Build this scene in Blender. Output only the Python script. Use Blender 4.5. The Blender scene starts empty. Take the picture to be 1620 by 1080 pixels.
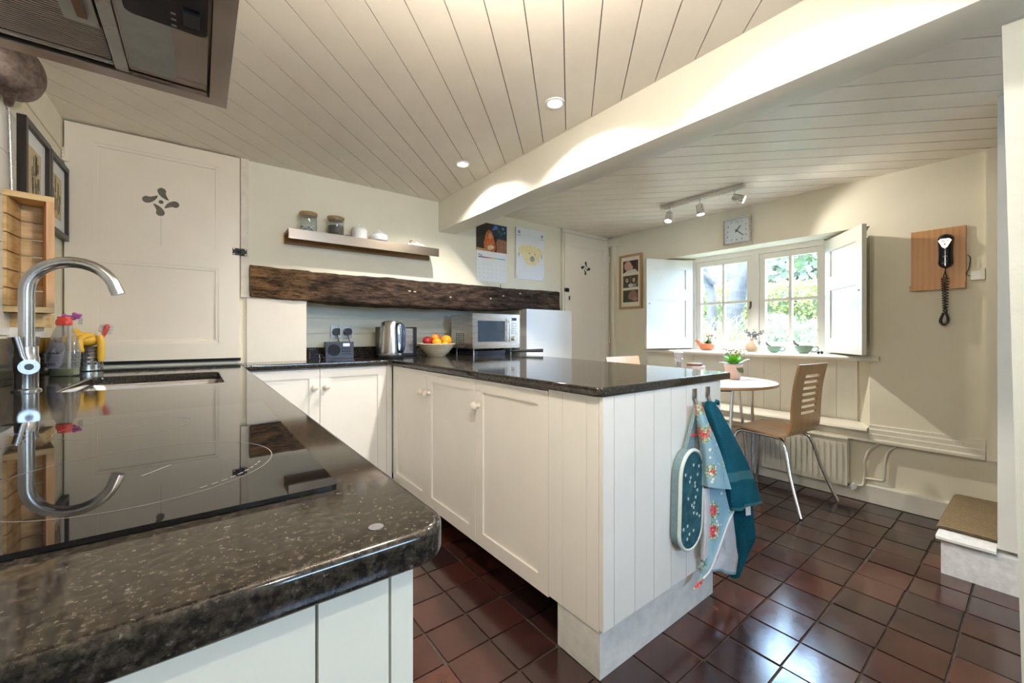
import bpy, bmesh, math, random
from mathutils import Vector, Matrix, noise
random.seed(7)
SC = bpy.context.scene
COL = SC.collection
PI = math.pi
R = math.radians

# ------------------------------------------------------------------ camera
cam_d = bpy.data.cameras.new('camera')
cam_d.sensor_width = 36.0
cam_d.lens = 645.0 / 1620.0 * 36.0
cam_d.shift_y = -12.0 / 1620.0
cam_d.clip_start = 0.01
cam = bpy.data.objects.new('camera', cam_d)
cam.location = (0, 0, 1.08)
cam.rotation_euler = (R(90), 0, R(52.56 - 90))
COL.objects.link(cam)
SC.camera = cam

# ------------------------------------------------------------------ world / sky, sun, daylight, exposure
W = bpy.data.worlds.new('sky')
SC.world = W
W.use_nodes = True
wn = W.node_tree.nodes
bgn = wn['Background']
bgn.inputs['Color'].default_value = (0.44, 0.66, 1.0, 1)
bgn.inputs['Strength'].default_value = 39.0

def add_light(name, kind, loc, energy, color=(1, 1, 1), target=None, **kw):
    d = bpy.data.lights.new(name, kind)
    d.energy = energy
    d.color = color
    for k, v in kw.items():
        setattr(d, k, v)
    o = bpy.data.objects.new(name, d)
    o.location = loc
    if target is not None:
        o.rotation_euler = (Vector(target) - Vector(loc)).to_track_quat('-Z', 'Y').to_euler()
    COL.objects.link(o)
    return o

SUN = add_light('sun', 'SUN', (0, 0, 8), 34.0, (1.0, 0.92, 0.74), target=(3.0, 1.6, 0.0), angle=R(1.0))
# daylight entering by the garden window and by the big window in the wall behind the camera
DAY1 = add_light('daylight_garden_window', 'AREA', (3.80, 1.47, 1.36), 1.0, (1.0, 1.0, 1.0),
                 target=(2.8, 1.47, 1.36), shape='RECTANGLE', size=1.06, size_y=0.84)
DAY1.data.cycles.is_portal = True
DAY2 = add_light('daylight_front_window', 'AREA', (1.10, -2.53, 1.55), 1.0, (1.0, 1.0, 1.0),
                 target=(1.10, 0.0, 1.55), shape='RECTANGLE', size=1.04, size_y=0.60)
DAY2.data.cycles.is_portal = True
SC.view_settings.view_transform = 'Standard'
SC.view_settings.look = 'None'
SC.view_settings.exposure = 0.15
SC.view_settings.gamma = 1.0
SC.view_settings.use_curve_mapping = False
SC.cycles.adaptive_threshold = 0.03
SC.cycles.max_bounces = 8
SC.cycles.diffuse_bounces = 5
SC.cycles.glossy_bounces = 5
SC.cycles.transmission_bounces = 8
SC.cycles.transparent_max_bounces = 12
SC.cycles.sample_clamp_indirect = 6.0
SC.cycles.caustics_reflective = False
SC.cycles.caustics_refractive = False

# ------------------------------------------------------------------ materials
def srgb(r, g, b):
    f = lambda c: (c / 255 / 12.92) if c / 255 <= 0.04045 else ((c / 255 + 0.055) / 1.055) ** 2.4
    return (f(r), f(g), f(b))

class NT:
    def __init__(self, name):
        self.m = bpy.data.materials.new(name)
        self.m.use_nodes = True
        self.t = self.m.node_tree
        self.p = self.t.nodes['Principled BSDF']
    def n(self, kind, **kw):
        x = self.t.nodes.new(kind)
        for k, v in kw.items():
            if k.startswith('i_'):
                x.inputs[int(k[2:]) if k[2:].isdigit() else k[2:].replace('_', ' ')].default_value = v
            else:
                setattr(x, k, v)
        return x
    def l(self, a, b):
        self.t.links.new(a, b)
    def coord(self, which='Object', scale=None):
        c = self.n('ShaderNodeTexCoord')
        o = c.outputs[which]
        if scale:
            mp = self.n('ShaderNodeMapping')
            mp.inputs['Scale'].default_value = scale
            self.l(o, mp.inputs[0])
            o = mp.outputs[0]
        return o
    def ramp(self, fac, stops):
        r = self.n('ShaderNodeValToRGB')
        e = r.color_ramp.elements
        while len(e) < len(stops):
            e.new(0.5)
        for k, (pos, c) in enumerate(stops):
            e[k].position = pos
            e[k].color = (*c, 1)
        self.l(fac, r.inputs[0])
        return r.outputs[0]
    def noise(self, vec, scale, detail=3, rough=0.5):
        k = self.n('ShaderNodeTexNoise')
        k.inputs['Scale'].default_value = scale
        k.inputs['Detail'].default_value = detail
        k.inputs['Roughness'].default_value = rough
        self.l(vec, k.inputs['Vector'])
        return k.outputs['Fac']
    def mix(self, fac, a, b, mode='MIX'):
        k = self.n('ShaderNodeMix', data_type='RGBA', blend_type=mode)
        for sock, v in ((k.inputs[0], fac), (k.inputs[6], a), (k.inputs[7], b)):
            if hasattr(v, 'is_output'):
                self.l(v, sock)
            elif isinstance(v, (int, float)):
                sock.default_value = v
            else:
                sock.default_value = (*v, 1)
        return k.outputs[2]
    def bump(self, h, strength=0.2, dist=0.01):
        b = self.n('ShaderNodeBump')
        b.inputs['Strength'].default_value = strength
        b.inputs['Distance'].default_value = dist
        self.l(h, b.inputs['Height'])
        self.l(b.outputs[0], self.p.inputs['Normal'])
    def set(self, color=None, rough=None, metal=None, spec=None, **kw):
        if color is not None:
            if hasattr(color, 'is_output'):
                self.l(color, self.p.inputs['Base Color'])
            else:
                self.p.inputs['Base Color'].default_value = (*color, 1)
        if rough is not None:
            if hasattr(rough, 'is_output'):
                self.l(rough, self.p.inputs['Roughness'])
            else:
                self.p.inputs['Roughness'].default_value = rough
        if metal is not None:
            self.p.inputs['Metallic'].default_value = metal
        if spec is not None:
            self.p.inputs['Specular IOR Level'].default_value = spec
        for k, v in kw.items():
            self.p.inputs[k.replace('_', ' ')].default_value = v
        return self.m

MATS = {}
def plain(name, color, rough=0.5, metal=0.0, vary=0.06, scale=12.0, bump=0.0, spec=0.5, **kw):
    """painted / plain stuff: base colour with a little cloudy variation and optional fine relief"""
    if name in MATS:
        return MATS[name]
    t = NT(name)
    v = t.coord('Object')
    f = t.noise(v, scale, 4, 0.6)
    a = tuple(min(1, c * (1 + vary)) for c in color)
    b = tuple(c * (1 - vary) for c in color)
    c = t.ramp(f, [(0.3, b), (0.7, a)])
    t.set(c, rough, metal, spec, **kw)
    if bump:
        t.bump(t.noise(v, scale * 6, 4, 0.6), bump, 0.004)
    MATS[name] = t.m
    return t.m

CREAM = (0.80, 0.755, 0.605)
WALL = plain('cream_wall_paint', CREAM, 0.62, vary=0.035, scale=3.0, bump=0.10)
CEIL = plain('ceiling_board_paint', (0.86, 0.80, 0.70), 0.27, vary=0.035, scale=5.0, bump=0.05)
BEAMP = plain('beam_paint', (0.80, 0.78, 0.68), 0.34, vary=0.03, scale=4.0, bump=0.08)
CAB = plain('cabinet_cream_paint', (0.87, 0.84, 0.775), 0.38, vary=0.02, scale=6.0, bump=0.03)
CABEND = plain('cabinet_white_paint', (0.85, 0.83, 0.775), 0.40, vary=0.02, scale=6.0, bump=0.03)
DOORP = plain('door_cream_paint', (0.85, 0.77, 0.635), 0.36, vary=0.025, scale=4.0, bump=0.04)
TRIMW = plain('white_gloss_trim', (0.84, 0.81, 0.70), 0.30, vary=0.02, scale=5.0)
WOODW = plain('window_paint', (0.82, 0.79, 0.72), 0.35, vary=0.03, scale=6.0)
SHUT = plain('shutter_paint', (0.70, 0.685, 0.61), 0.40, vary=0.015, scale=5.0)
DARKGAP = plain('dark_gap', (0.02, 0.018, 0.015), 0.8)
BLACKPL = plain('black_plastic', (0.015, 0.016, 0.02), 0.35)
BLACKG = plain('black_gloss_plastic', (0.012, 0.013, 0.022), 0.12)
CHROME = plain('chrome', (0.78, 0.78, 0.80), 0.10, 1.0, vary=0.02)
IRON = plain('blackened_iron', (0.03, 0.028, 0.025), 0.5, 0.6, vary=0.3, scale=60)
WHITECER = plain('white_ceramic', (0.86, 0.86, 0.85), 0.12, vary=0.01)
PAPER = plain('white_paper', (0.83, 0.85, 0.86), 0.55, vary=0.02)
RUBBERY = plain('yellow_rubber_glove', (0.85, 0.50, 0.05), 0.45, vary=0.08, scale=25)
BRASSD = plain('dull_pewter', (0.30, 0.27, 0.22), 0.4, 0.9, vary=0.15, scale=40)

def steel(name, base, rough, stretch=(2, 2, 240), amt=0.10):
    t = NT(name)
    v = t.coord('Object', stretch)
    f = t.noise(v, 3.0, 3, 0.6)
    c = t.ramp(f, [(0.3, tuple(x * (1 - amt) for x in base)), (0.7, tuple(min(1, x * (1 + amt)) for x in base))])
    r = t.n('ShaderNodeMapRange')
    r.inputs[3].default_value = rough * 0.8
    r.inputs[4].default_value = rough * 1.25
    t.l(f, r.inputs[0])
    t.set(c, r.outputs[0], 1.0)
    return t.m
STEEL = steel('brushed_steel', (0.62, 0.60, 0.57), 0.26)
STEELV = steel('brushed_steel_tap', (0.55, 0.54, 0.53), 0.22, (60, 60, 2))
STEELH = plain('worn_hood_steel', (0.56, 0.48, 0.44), 0.26, 1.0, vary=0.14, scale=9)
STEELSH = steel('shelf_steel', (0.30, 0.25, 0.20), 0.30, (2, 2, 200), 0.08)
STEELDK = plain('hammered_iron_pan', (0.17, 0.13, 0.115), 0.42, 0.75, vary=0.5, scale=45, bump=0.3)

def granite():
    t = NT('speckled_granite')
    v = t.coord('Object')
    vo = t.n('ShaderNodeTexVoronoi', feature='F1')
    vo.inputs['Scale'].default_value = 430
    t.l(v, vo.inputs['Vector'])
    n1 = t.noise(v, 130, 6, 0.72)
    n2 = t.noise(v, 260, 4, 0.65)
    base = t.ramp(n1, [(0.28, (0.005, 0.005, 0.006)), (0.46, (0.018, 0.015, 0.0125)), (0.60, (0.046, 0.038, 0.029)), (0.85, (0.13, 0.108, 0.085))])
    fleck = t.ramp(vo.outputs['Color'], [(0.60, (0, 0, 0)), (0.90, (0.04, 0.035, 0.03)), (0.99, (0.16, 0.15, 0.13))])
    m = t.ramp(n2, [(0.48, (0, 0, 0)), (0.62, (1, 1, 1))])
    fl = t.mix(1.0, fleck, m, 'MULTIPLY')
    c = t.mix(1.0, base, fl, 'ADD')
    t.set(c, 0.075, 0.0, 0.5)
    return t.m
GRAN = granite()

def tile_mat():
    t = NT('quarry_tile')
    v = t.coord('Object')
    oi = t.n('ShaderNodeObjectInfo')
    ad = t.n('ShaderNodeVectorMath', operation='ADD')
    sc = t.n('ShaderNodeVectorMath', operation='SCALE')
    cb = t.n('ShaderNodeCombineXYZ')
    for i in range(3):
        t.l(oi.outputs['Random'], cb.inputs[i])
    t.l(cb.outputs[0], sc.inputs[0])
    sc.inputs['Scale'].default_value = 37.0
    t.l(v, ad.inputs[0]); t.l(sc.outputs[0], ad.inputs[1])
    per = t.ramp(oi.outputs['Random'], [(0.0, (0.050, 0.018, 0.014)), (0.25, (0.030, 0.016, 0.016)),
                                        (0.5, (0.066, 0.022, 0.016)), (0.75, (0.025, 0.015, 0.016)), (1.0, (0.080, 0.028, 0.020))])
    n1 = t.noise(ad.outputs[0], 9, 4, 0.6)
    dark = t.ramp(n1, [(0.30, (0.55, 0.55, 0.62)), (0.72, (1.35, 1.25, 1.15))])
    c = t.mix(1.0, per, dark, 'MULTIPLY')
    n2 = t.noise(ad.outputs[0], 260, 2, 0.5)
    c = t.mix(t.ramp(n2, [(0.68, (0, 0, 0)), (0.80, (0.35, 0.35, 0.35))]), c, (0.20, 0.16, 0.13))
    n3 = t.noise(ad.outputs[0], 30, 4, 0.6)
    r = t.n('ShaderNodeMapRange')
    r.inputs[3].default_value = 0.08
    r.inputs[4].default_value = 0.25
    t.l(n3, r.inputs[0])
    t.set(c, r.outputs[0], 0.0, 0.95)
    t.bump(t.noise(ad.outputs[0], 40, 5, 0.65), 0.05, 0.003)
    return t.m
TILE = tile_mat()
GROUT = plain('tile_grout', (0.060, 0.044, 0.036), 0.85, vary=0.35, scale=30, bump=0.4)

def wood(name, c1, c2, c3, scale=(1.5, 14, 14), rough=0.45, dist=4.0, bump=0.05):
    t = NT(name)
    v = t.coord('Object', scale)
    n1 = t.noise(v, 2.0, 5, 0.62)
    w = t.n('ShaderNodeTexWave', wave_type='BANDS', bands_direction='Y')
    w.inputs['Scale'].default_value = 1.3
    w.inputs['Distortion'].default_value = dist
    w.inputs['Detail'].default_value = 3
    t.l(v, w.inputs['Vector'])
    f = t.mix(0.18, n1, w.outputs['Fac'])
    c = t.ramp(f, [(0.25, c1), (0.5, c2), (0.78, c3)])
    t.set(c, rough)
    if bump:
        t.bump(n1, bump, 0.004)
    return t.m
BEECH = wood('beech_board', (0.46, 0.22, 0.075), (0.56, 0.28, 0.10), (0.62, 0.33, 0.13), (10, 10, 1.0), 0.42, 2.0)
PLY = wood('beech_plywood', (0.30, 0.155, 0.055), (0.40, 0.215, 0.085), (0.46, 0.26, 0.11), (12, 1.2, 1.2), 0.32, 2.0, 0.02)
PINE = wood('crate_pine', (0.40, 0.24, 0.09), (0.66, 0.45, 0.20), (0.78, 0.60, 0.33), (3, 3, 26), 0.6, 5.0, 0.15)
PINEV = wood('crate_pine_edge', (0.52, 0.27, 0.12), (0.70, 0.42, 0.21), (0.80, 0.55, 0.33), (24, 24, 2), 0.6, 4.0, 0.1)
SHELFW = wood('shelf_oak', (0.20, 0.10, 0.035), (0.30, 0.16, 0.06), (0.36, 0.21, 0.09), (1.2, 20, 20), 0.5, 3.0)
FRAMEW = wood('frame_oak', (0.34, 0.20, 0.09), (0.44, 0.28, 0.14), (0.50, 0.34, 0.19), (20, 20, 2), 0.5, 2.0)
TABLEW = wood('pale_beech_top', (0.60, 0.45, 0.36), (0.70, 0.54, 0.44), (0.76, 0.62, 0.52), (1.4, 10, 10), 0.25, 2.0, 0.0)
DARKFR = plain('dark_stained_frame', (0.022, 0.016, 0.014), 0.4, vary=0.25, scale=30)
def lintel_mat():
    t = NT('ancient_oak')
    v = t.coord('Object', (2.2, 6, 9))
    n1 = t.noise(v, 3.2, 9, 0.74)
    n2 = t.noise(t.coord('Object', (5.0, 20, 34)), 3.0, 6, 0.75)
    f = t.mix(0.42, n1, n2)
    c = t.ramp(f, [(0.40, (0.004, 0.003, 0.0025)), (0.47, (0.028, 0.017, 0.011)), (0.54, (0.075, 0.046, 0.031)), (0.66, (0.17, 0.115, 0.08))])
    # raw, lighter heartwood showing at the two ends of the beam
    sp = t.n('ShaderNodeSeparateXYZ')
    t.l(t.coord('Object'), sp.inputs[0])
    e1 = t.n('ShaderNodeMapRange'); e1.inputs[1].default_value = 0.75; e1.inputs[2].default_value = 0.25
    t.l(sp.outputs[0], e1.inputs[0])
    raw = t.ramp(n2, [(0.38, (0.02, 0.011, 0.006)), (0.5, (0.24, 0.125, 0.045)), (0.72, (0.40, 0.24, 0.10))])
    c = t.mix(t.mix(1.0, e1.outputs[0], t.ramp(n1, [(0.40, (0.1, 0.1, 0.1)), (0.58, (0.85, 0.85, 0.85))]), 'MULTIPLY'), c, raw)
    t.set(c, 0.78, 0.0, 0.25)
    t.bump(f, 0.9, 0.012)
    return t.m
OLDOAK = lintel_mat()

def glass(name, tint=(1, 1, 1), haze=0.0, ior=1.45):
    """thin clear glass: mostly see-through, with a clear reflection at grazing angles"""
    m = bpy.data.materials.new(name)
    m.use_nodes = True
    t = m.node_tree
    t.nodes.remove(t.nodes['Principled BSDF'])
    out = t.nodes['Material Output']
    tr = t.nodes.new('ShaderNodeBsdfTransparent')
    tr.inputs[0].default_value = (*tint, 1)
    gl = t.nodes.new('ShaderNodeBsdfGlossy')
    gl.inputs['Roughness'].default_value = 0.03
    lw_ = t.nodes.new('ShaderNodeLayerWeight')
    lw_.inputs['Blend'].default_value = 0.5
    pw = t.nodes.new('ShaderNodeMath')
    pw.operation = 'POWER'
    pw.inputs[1].default_value = 3.0
    t.links.new(lw_.outputs['Facing'], pw.inputs[0])
    fr = t.nodes.new('ShaderNodeMath')
    fr.operation = 'MULTIPLY_ADD'
    fr.inputs[1].default_value = 0.45
    fr.inputs[2].default_value = 0.12 * (ior - 1.0)
    t.links.new(pw.outputs[0], fr.inputs[0])
    mx = t.nodes.new('ShaderNodeMixShader')
    t.links.new(fr.outputs[0], mx.inputs[0])
    t.links.new(tr.outputs[0], mx.inputs[1])
    t.links.new(gl.outputs[0], mx.inputs[2])
    last = mx.outputs[0]
    if haze:
        df = t.nodes.new('ShaderNodeBsdfDiffuse')
        df.inputs[0].default_value = (0.80, 0.80, 0.78, 1)
        m2 = t.nodes.new('ShaderNodeMixShader')
        m2.inputs[0].default_value = haze
        t.links.new(last, m2.inputs[1])
        t.links.new(df.outputs[0], m2.inputs[2])
        last = m2.outputs[0]
    t.links.new(last, out.inputs[0])
    return m
GLASS = glass('window_glass', (0.97, 0.99, 0.98))
JARG = glass('jar_glass', (0.95, 0.97, 0.96), haze=0.03, ior=1.5)
CLEARPL = glass('clear_bottle_plastic', (0.82, 0.82, 0.80), haze=0.16, ior=1.6)
HOBG = plain('black_ceramic_glass', (0.006, 0.006, 0.007), 0.02, vary=0.05, spec=0.9)

def emis(name, color, strength):
    t = NT(name)
    t.set((0.8, 0.8, 0.8), 0.4)
    t.p.inputs['Emission Color'].default_value = (*color, 1)
    t.p.inputs['Emission Strength'].default_value = strength
    return t.m
LAMPON = emis('lit_lamp_lens', (1.0, 0.95, 0.86), 30.0)
SCREEN = emis('radio_display_glow', (0.15, 0.18, 1.0), 1.6)

# ------------------------------------------------------------------ mesh helpers
class MB:
    def __init__(self):
        self.bm = bmesh.new()
    def face(self, pts, mi=0):
        vs = [self.bm.verts.new(p) for p in pts]
        f = self.bm.faces.new(vs)
        f.material_index = mi
        return f
    def box(self, x0, y0, z0, x1, y1, z1, mi=0):
        v = [self.bm.verts.new((x, y, z)) for z in (z0, z1) for y in (y0, y1) for x in (x0, x1)]
        for q in ((0, 2, 3, 1), (4, 5, 7, 6), (0, 1, 5, 4), (2, 6, 7, 3), (0, 4, 6, 2), (1, 3, 7, 5)):
            f = self.bm.faces.new([v[i] for i in q])
            f.material_index = mi
        return self
    def obox(self, c, u, v, w, mi=0):
        """oriented box: centre c, half-vectors u v w"""
        c, u, v, w = map(Vector, (c, u, v, w))
        P = [self.bm.verts.new(c + a * u + b * v + d * w) for d in (-1, 1) for b in (-1, 1) for a in (-1, 1)]
        for q in ((0, 2, 3, 1), (4, 5, 7, 6), (0, 1, 5, 4), (2, 6, 7, 3), (0, 4, 6, 2), (1, 3, 7, 5)):
            f = self.bm.faces.new([P[i] for i in q])
            f.material_index = mi
        return self
    def prism(self, pts, axis, a, b, mi=0):
        """2-D polygon extruded along axis from a to b; pts are the two other coordinates in xyz order"""
        def mk(p, t):
            return {'x': (t, p[0], p[1]), 'y': (p[0], t, p[1]), 'z': (p[0], p[1], t)}[axis]
        A = [self.bm.verts.new(mk(p, a)) for p in pts]
        B = [self.bm.verts.new(mk(p, b)) for p in pts]
        n = len(pts)
        fs = [self.bm.faces.new(A), self.bm.faces.new(B[::-1])]
        for i in range(n):
            fs.append(self.bm.faces.new((A[i], B[i], B[(i + 1) % n], A[(i + 1) % n])))
        for f in fs:
            f.material_index = mi
        return self
    def tube(self, path, r, seg=10, mi=0, caps=True):
        P = [Vector(p) for p in path]
        rs = r if isinstance(r, (list, tuple)) else [r] * len(P)
        rings = []
        t0 = (P[1] - P[0]).normalized()
        up = Vector((0, 0, 1)) if abs(t0.z) < 0.9 else Vector((1, 0, 0))
        nrm = t0.cross(up).normalized()
        for i, p in enumerate(P):
            t = (P[min(i + 1, len(P) - 1)] - P[max(i - 1, 0)])
            t = t.normalized() if t.length > 1e-9 else t0
            nrm = (nrm - t * nrm.dot(t))
            nrm = nrm.normalized() if nrm.length > 1e-6 else t.orthogonal().normalized()
            bi = t.cross(nrm)
            rings.append([self.bm.verts.new(p + (nrm * math.cos(2 * PI * k / seg) + bi * math.sin(2 * PI * k / seg)) * rs[i]) for k in range(seg)])
        for a, b in zip(rings, rings[1:]):
            for k in range(seg):
                f = self.bm.faces.new((a[k], a[(k + 1) % seg], b[(k + 1) % seg], b[k]))
                f.material_index = mi
        if caps:
            for ring in (rings[0][::-1], rings[-1]):
                f = self.bm.faces.new(ring)
                f.material_index = mi
        return self
    def cyl(self, p0, p1, r0, r1=None, seg=24, mi=0):
        return self.tube([p0, p1], [r0, r0 if r1 is None else r1], seg, mi)
    def lathe(self, prof, c=(0, 0, 0), seg=28, mi=0, sx=1.0, sy=1.0, lean=None):
        rings = []
        for r, z in prof:
            if r < 1e-6:
                rings.append([self.bm.verts.new((c[0], c[1], c[2] + z))])
            else:
                rings.append([self.bm.verts.new((c[0] + sx * r * math.cos(2 * PI * k / seg), c[1] + sy * r * math.sin(2 * PI * k / seg), c[2] + z)) for k in range(seg)])
        for a, b in zip(rings, rings[1:]):
            for k in range(seg):
                k2 = (k + 1) % seg
                if len(a) == 1 and len(b) == 1:
                    continue
                if len(a) == 1:
                    f = self.bm.faces.new((a[0], b[k2], b[k]))
                elif len(b) == 1:
                    f = self.bm.faces.new((a[k], a[k2], b[0]))
                else:
                    f = self.bm.faces.new((a[k], a[k2], b[k2], b[k]))
                f.material_index = mi
        return self
    def ball(self, c, r, seg=14, rings=9, mi=0, s=(1, 1, 1)):
        n = rings
        rr = []
        for i in range(n + 1):
            a = PI * i / n
            if i in (0, n):
                rr.append([self.bm.verts.new((c[0], c[1], c[2] - r * s[2] * math.cos(a)))])
            else:
                rr.append([self.bm.verts.new((c[0] + r * s[0] * math.sin(a) * math.cos(2 * PI * k / seg), c[1] + r * s[1] * math.sin(a) * math.sin(2 * PI * k / seg), c[2] - r * s[2] * math.cos(a))) for k in range(seg)])
        for a, b in zip(rr, rr[1:]):
            for k in range(seg):
                k2 = (k + 1) % seg
                if len(a) == 1:
                    f = self.bm.faces.new((a[0], b[k2], b[k]))
                elif len(b) == 1:
                    f = self.bm.faces.new((a[k], a[k2], b[0]))
                else:
                    f = self.bm.faces.new((a[k], a[k2], b[k2], b[k]))
                f.material_index = mi
        return self
    def sheet(self, rows, mi=0):
        V_ = [[self.bm.verts.new(p) for p in row] for row in rows]
        for a, b in zip(V_, V_[1:]):
            for k in range(len(a) - 1):
                f = self.bm.faces.new((a[k], a[k + 1], b[k + 1], b[k]))
                f.material_index = mi
        return self
    def bevel(self, off, seg=2, ang=30):
        es = [e for e in self.bm.edges if len(e.link_faces) == 2 and e.calc_face_angle(0) > R(ang)]
        bmesh.ops.bevel(self.bm, geom=es, offset=off, segments=seg, affect='EDGES', profile=0.6, clamp_overlap=True)
        return self
    def build(self, name, mats, parent=None, smooth=True, ang=40, inv=None):
        bmesh.ops.recalc_face_normals(self.bm, faces=self.bm.faces[:])
        me = bpy.data.meshes.new(name)
        self.bm.to_mesh(me)
        self.bm.free()
        return link(name, me, mats, parent, smooth, ang)

def link(name, me, mats, parent=None, smooth=True, ang=40):
    if not isinstance(mats, (list, tuple)):
        mats = [mats]
    if len(me.materials) == 0:
        for m in mats:
            me.materials.append(m)
    if smooth and len(me.polygons):
        me.polygons.foreach_set('use_smooth', [True] * len(me.polygons))
        me.set_sharp_from_angle(angle=R(ang))
    o = bpy.data.objects.new(name, me)
    COL.objects.link(o)
    if parent is not None:
        o.parent = parent
        if parent.type == 'EMPTY' and 'local' not in parent:
            o.matrix_parent_inverse = Matrix.Translation(-parent.location)
    return o

def tag(o, label=None, cat=None, group=None, kind=None):
    if label: o['label'] = label
    if cat: o['category'] = cat
    if group: o['group'] = group
    if kind: o['kind'] = kind
    return o

def thing(name, label, cat, loc=(0, 0, 0), group=None):
    """an Empty at a thing's base; its parts are built in world coordinates"""
    o = bpy.data.objects.new(name, None)
    o.empty_display_size = 0.05
    o.location = loc
    COL.objects.link(o)
    return tag(o, label, cat, group)

def local_thing(name, label, cat, group=None):
    """an Empty at the origin whose parts are built in its own coordinates; move it afterwards"""
    o = thing(name, label, cat, (0, 0, 0), group)
    o['local'] = 1
    return o

def put(o, loc, rz=0.0, rx=0.0, ry=0.0):
    o.location = loc
    o.rotation_euler = (rx, ry, rz)
    if 'local' in o:
        del o['local']
    return o

def copy_tree(o, parent=None):
    c = o.copy()
    COL.objects.link(c)
    if parent is not None:
        c.parent = parent
    for ch in list(o.children):
        copy_tree(ch, c)
    return c

def struct(o):
    o['kind'] = 'structure'
    return o

def box(name, b, mat, parent=None, bev=0.0, seg=2):
    m = MB().box(*b)
    if bev:
        m.bevel(bev, seg)
    return m.build(name, mat, parent, smooth=bool(bev))

def text_mesh(body, size, extrude=0.0002, align='CENTER'):
    cu = bpy.data.curves.new('text', 'FONT')
    cu.body = body
    cu.size = size
    cu.extrude = extrude
    cu.align_x = align
    cu.align_y = 'CENTER'
    cu.resolution_u = 2
    ob = bpy.data.objects.new('text', cu)
    me = bpy.data.meshes.new_from_object(ob)
    bpy.data.objects.remove(ob)
    bpy.data.curves.remove(cu)
    return me

def text(name, body, size, mat, origin, right, up, parent, extrude=0.0003, align='CENTER'):
    me = text_mesh(body, size, extrude, align)
    r, u = Vector(right).normalized(), Vector(up).normalized()
    n = r.cross(u)
    M = Matrix((r, u, n)).transposed().to_4x4()
    M.translation = Vector(origin)
    me.transform(M)
    return link(name, me, mat, parent, smooth=False)

def cutout(name, outer, holes, mat, axis, a, b, parent=None):
    """flat board with true holes: 2-D outline and hole outlines, extruded from a to b along axis"""
    cu = bpy.data.curves.new('cut', 'CURVE')
    cu.dimensions = '2D'
    cu.fill_mode = 'BOTH'
    cu.extrude = abs(b - a) / 2
    for pts in [outer] + holes:
        s = cu.splines.new('POLY')
        s.points.add(len(pts) - 1)
        for p, q in zip(s.points, pts):
            p.co = (q[0], q[1], 0, 1)
        s.use_cyclic_u = True
    ob = bpy.data.objects.new('cut', cu)
    me = bpy.data.meshes.new_from_object(ob)
    bpy.data.objects.remove(ob)
    bpy.data.curves.remove(cu)
    mid = (a + b) / 2
    if axis == 'y':
        M = Matrix(((1, 0, 0, 0), (0, 0, -1, mid), (0, 1, 0, 0), (0, 0, 0, 1)))
    elif axis == 'x':
        M = Matrix(((0, 0, 1, mid), (1, 0, 0, 0), (0, 1, 0, 0), (0, 0, 0, 1)))
    else:
        M = Matrix.Translation((0, 0, mid))
    me.transform(M)
    return link(name, me, mat, parent, smooth=False)

def ellipse(cx, cy, rx, ry, n=20, rot=0.0):
    out = []
    for k in range(n):
        a = 2 * PI * k / n
        x, y = rx * math.cos(a), ry * math.sin(a)
        out.append((cx + x * math.cos(rot) - y * math.sin(rot), cy + x * math.sin(rot) + y * math.cos(rot)))
    return out

def rrect(x0, y0, x1, y1, r, n=5):
    out = []
    for cx, cy, a0 in ((x1 - r, y1 - r, 0), (x0 + r, y1 - r, 90), (x0 + r, y0 + r, 180), (x1 - r, y0 + r, 270)):
        for k in range(n + 1):
            a = R(a0 + 90 * k / n)
            out.append((cx + r * math.cos(a), cy + r * math.sin(a)))
    return out

def bez(P, n=16):
    """Catmull-Rom through points"""
    P = [Vector(p) for p in P]
    Q = [P[0] * 2 - P[1]] + P + [P[-1] * 2 - P[-2]]
    out = []
    for i in range(1, len(Q) - 2):
        a, b, c, d = Q[i - 1], Q[i], Q[i + 1], Q[i + 2]
        for k in range(n):
            t = k / n
            out.append(0.5 * ((2 * b) + (c - a) * t + (2 * a - 5 * b + 4 * c - d) * t * t + (3 * b - a - 3 * c + d) * t ** 3))
    out.append(P[-1])
    return out

def clip(poly, nx, ny, d):
    """keep the part of a 2-D polygon with nx*x+ny*y <= d"""
    out = []
    for i in range(len(poly)):
        p, q = poly[i], poly[(i + 1) % len(poly)]
        a, b = nx * p[0] + ny * p[1] - d, nx * q[0] + ny * q[1] - d
        if a <= 0:
            out.append(p)
        if (a < 0 < b) or (b < 0 < a):
            t = a / (a - b)
            out.append((p[0] + (q[0] - p[0]) * t, p[1] + (q[1] - p[1]) * t))
    return out

# ================================================================== THE SETTING
CZ = 2.085          # underside of the ceiling boards
WT = 0.915          # worktop surface
XL, XR, YB, YF = -0.51, 3.43, 2.81, -2.40
PX0, PX1, PY0 = 0.985, 1.735, 0.838    # peninsula carcass: aisle face, far face, end face

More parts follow.
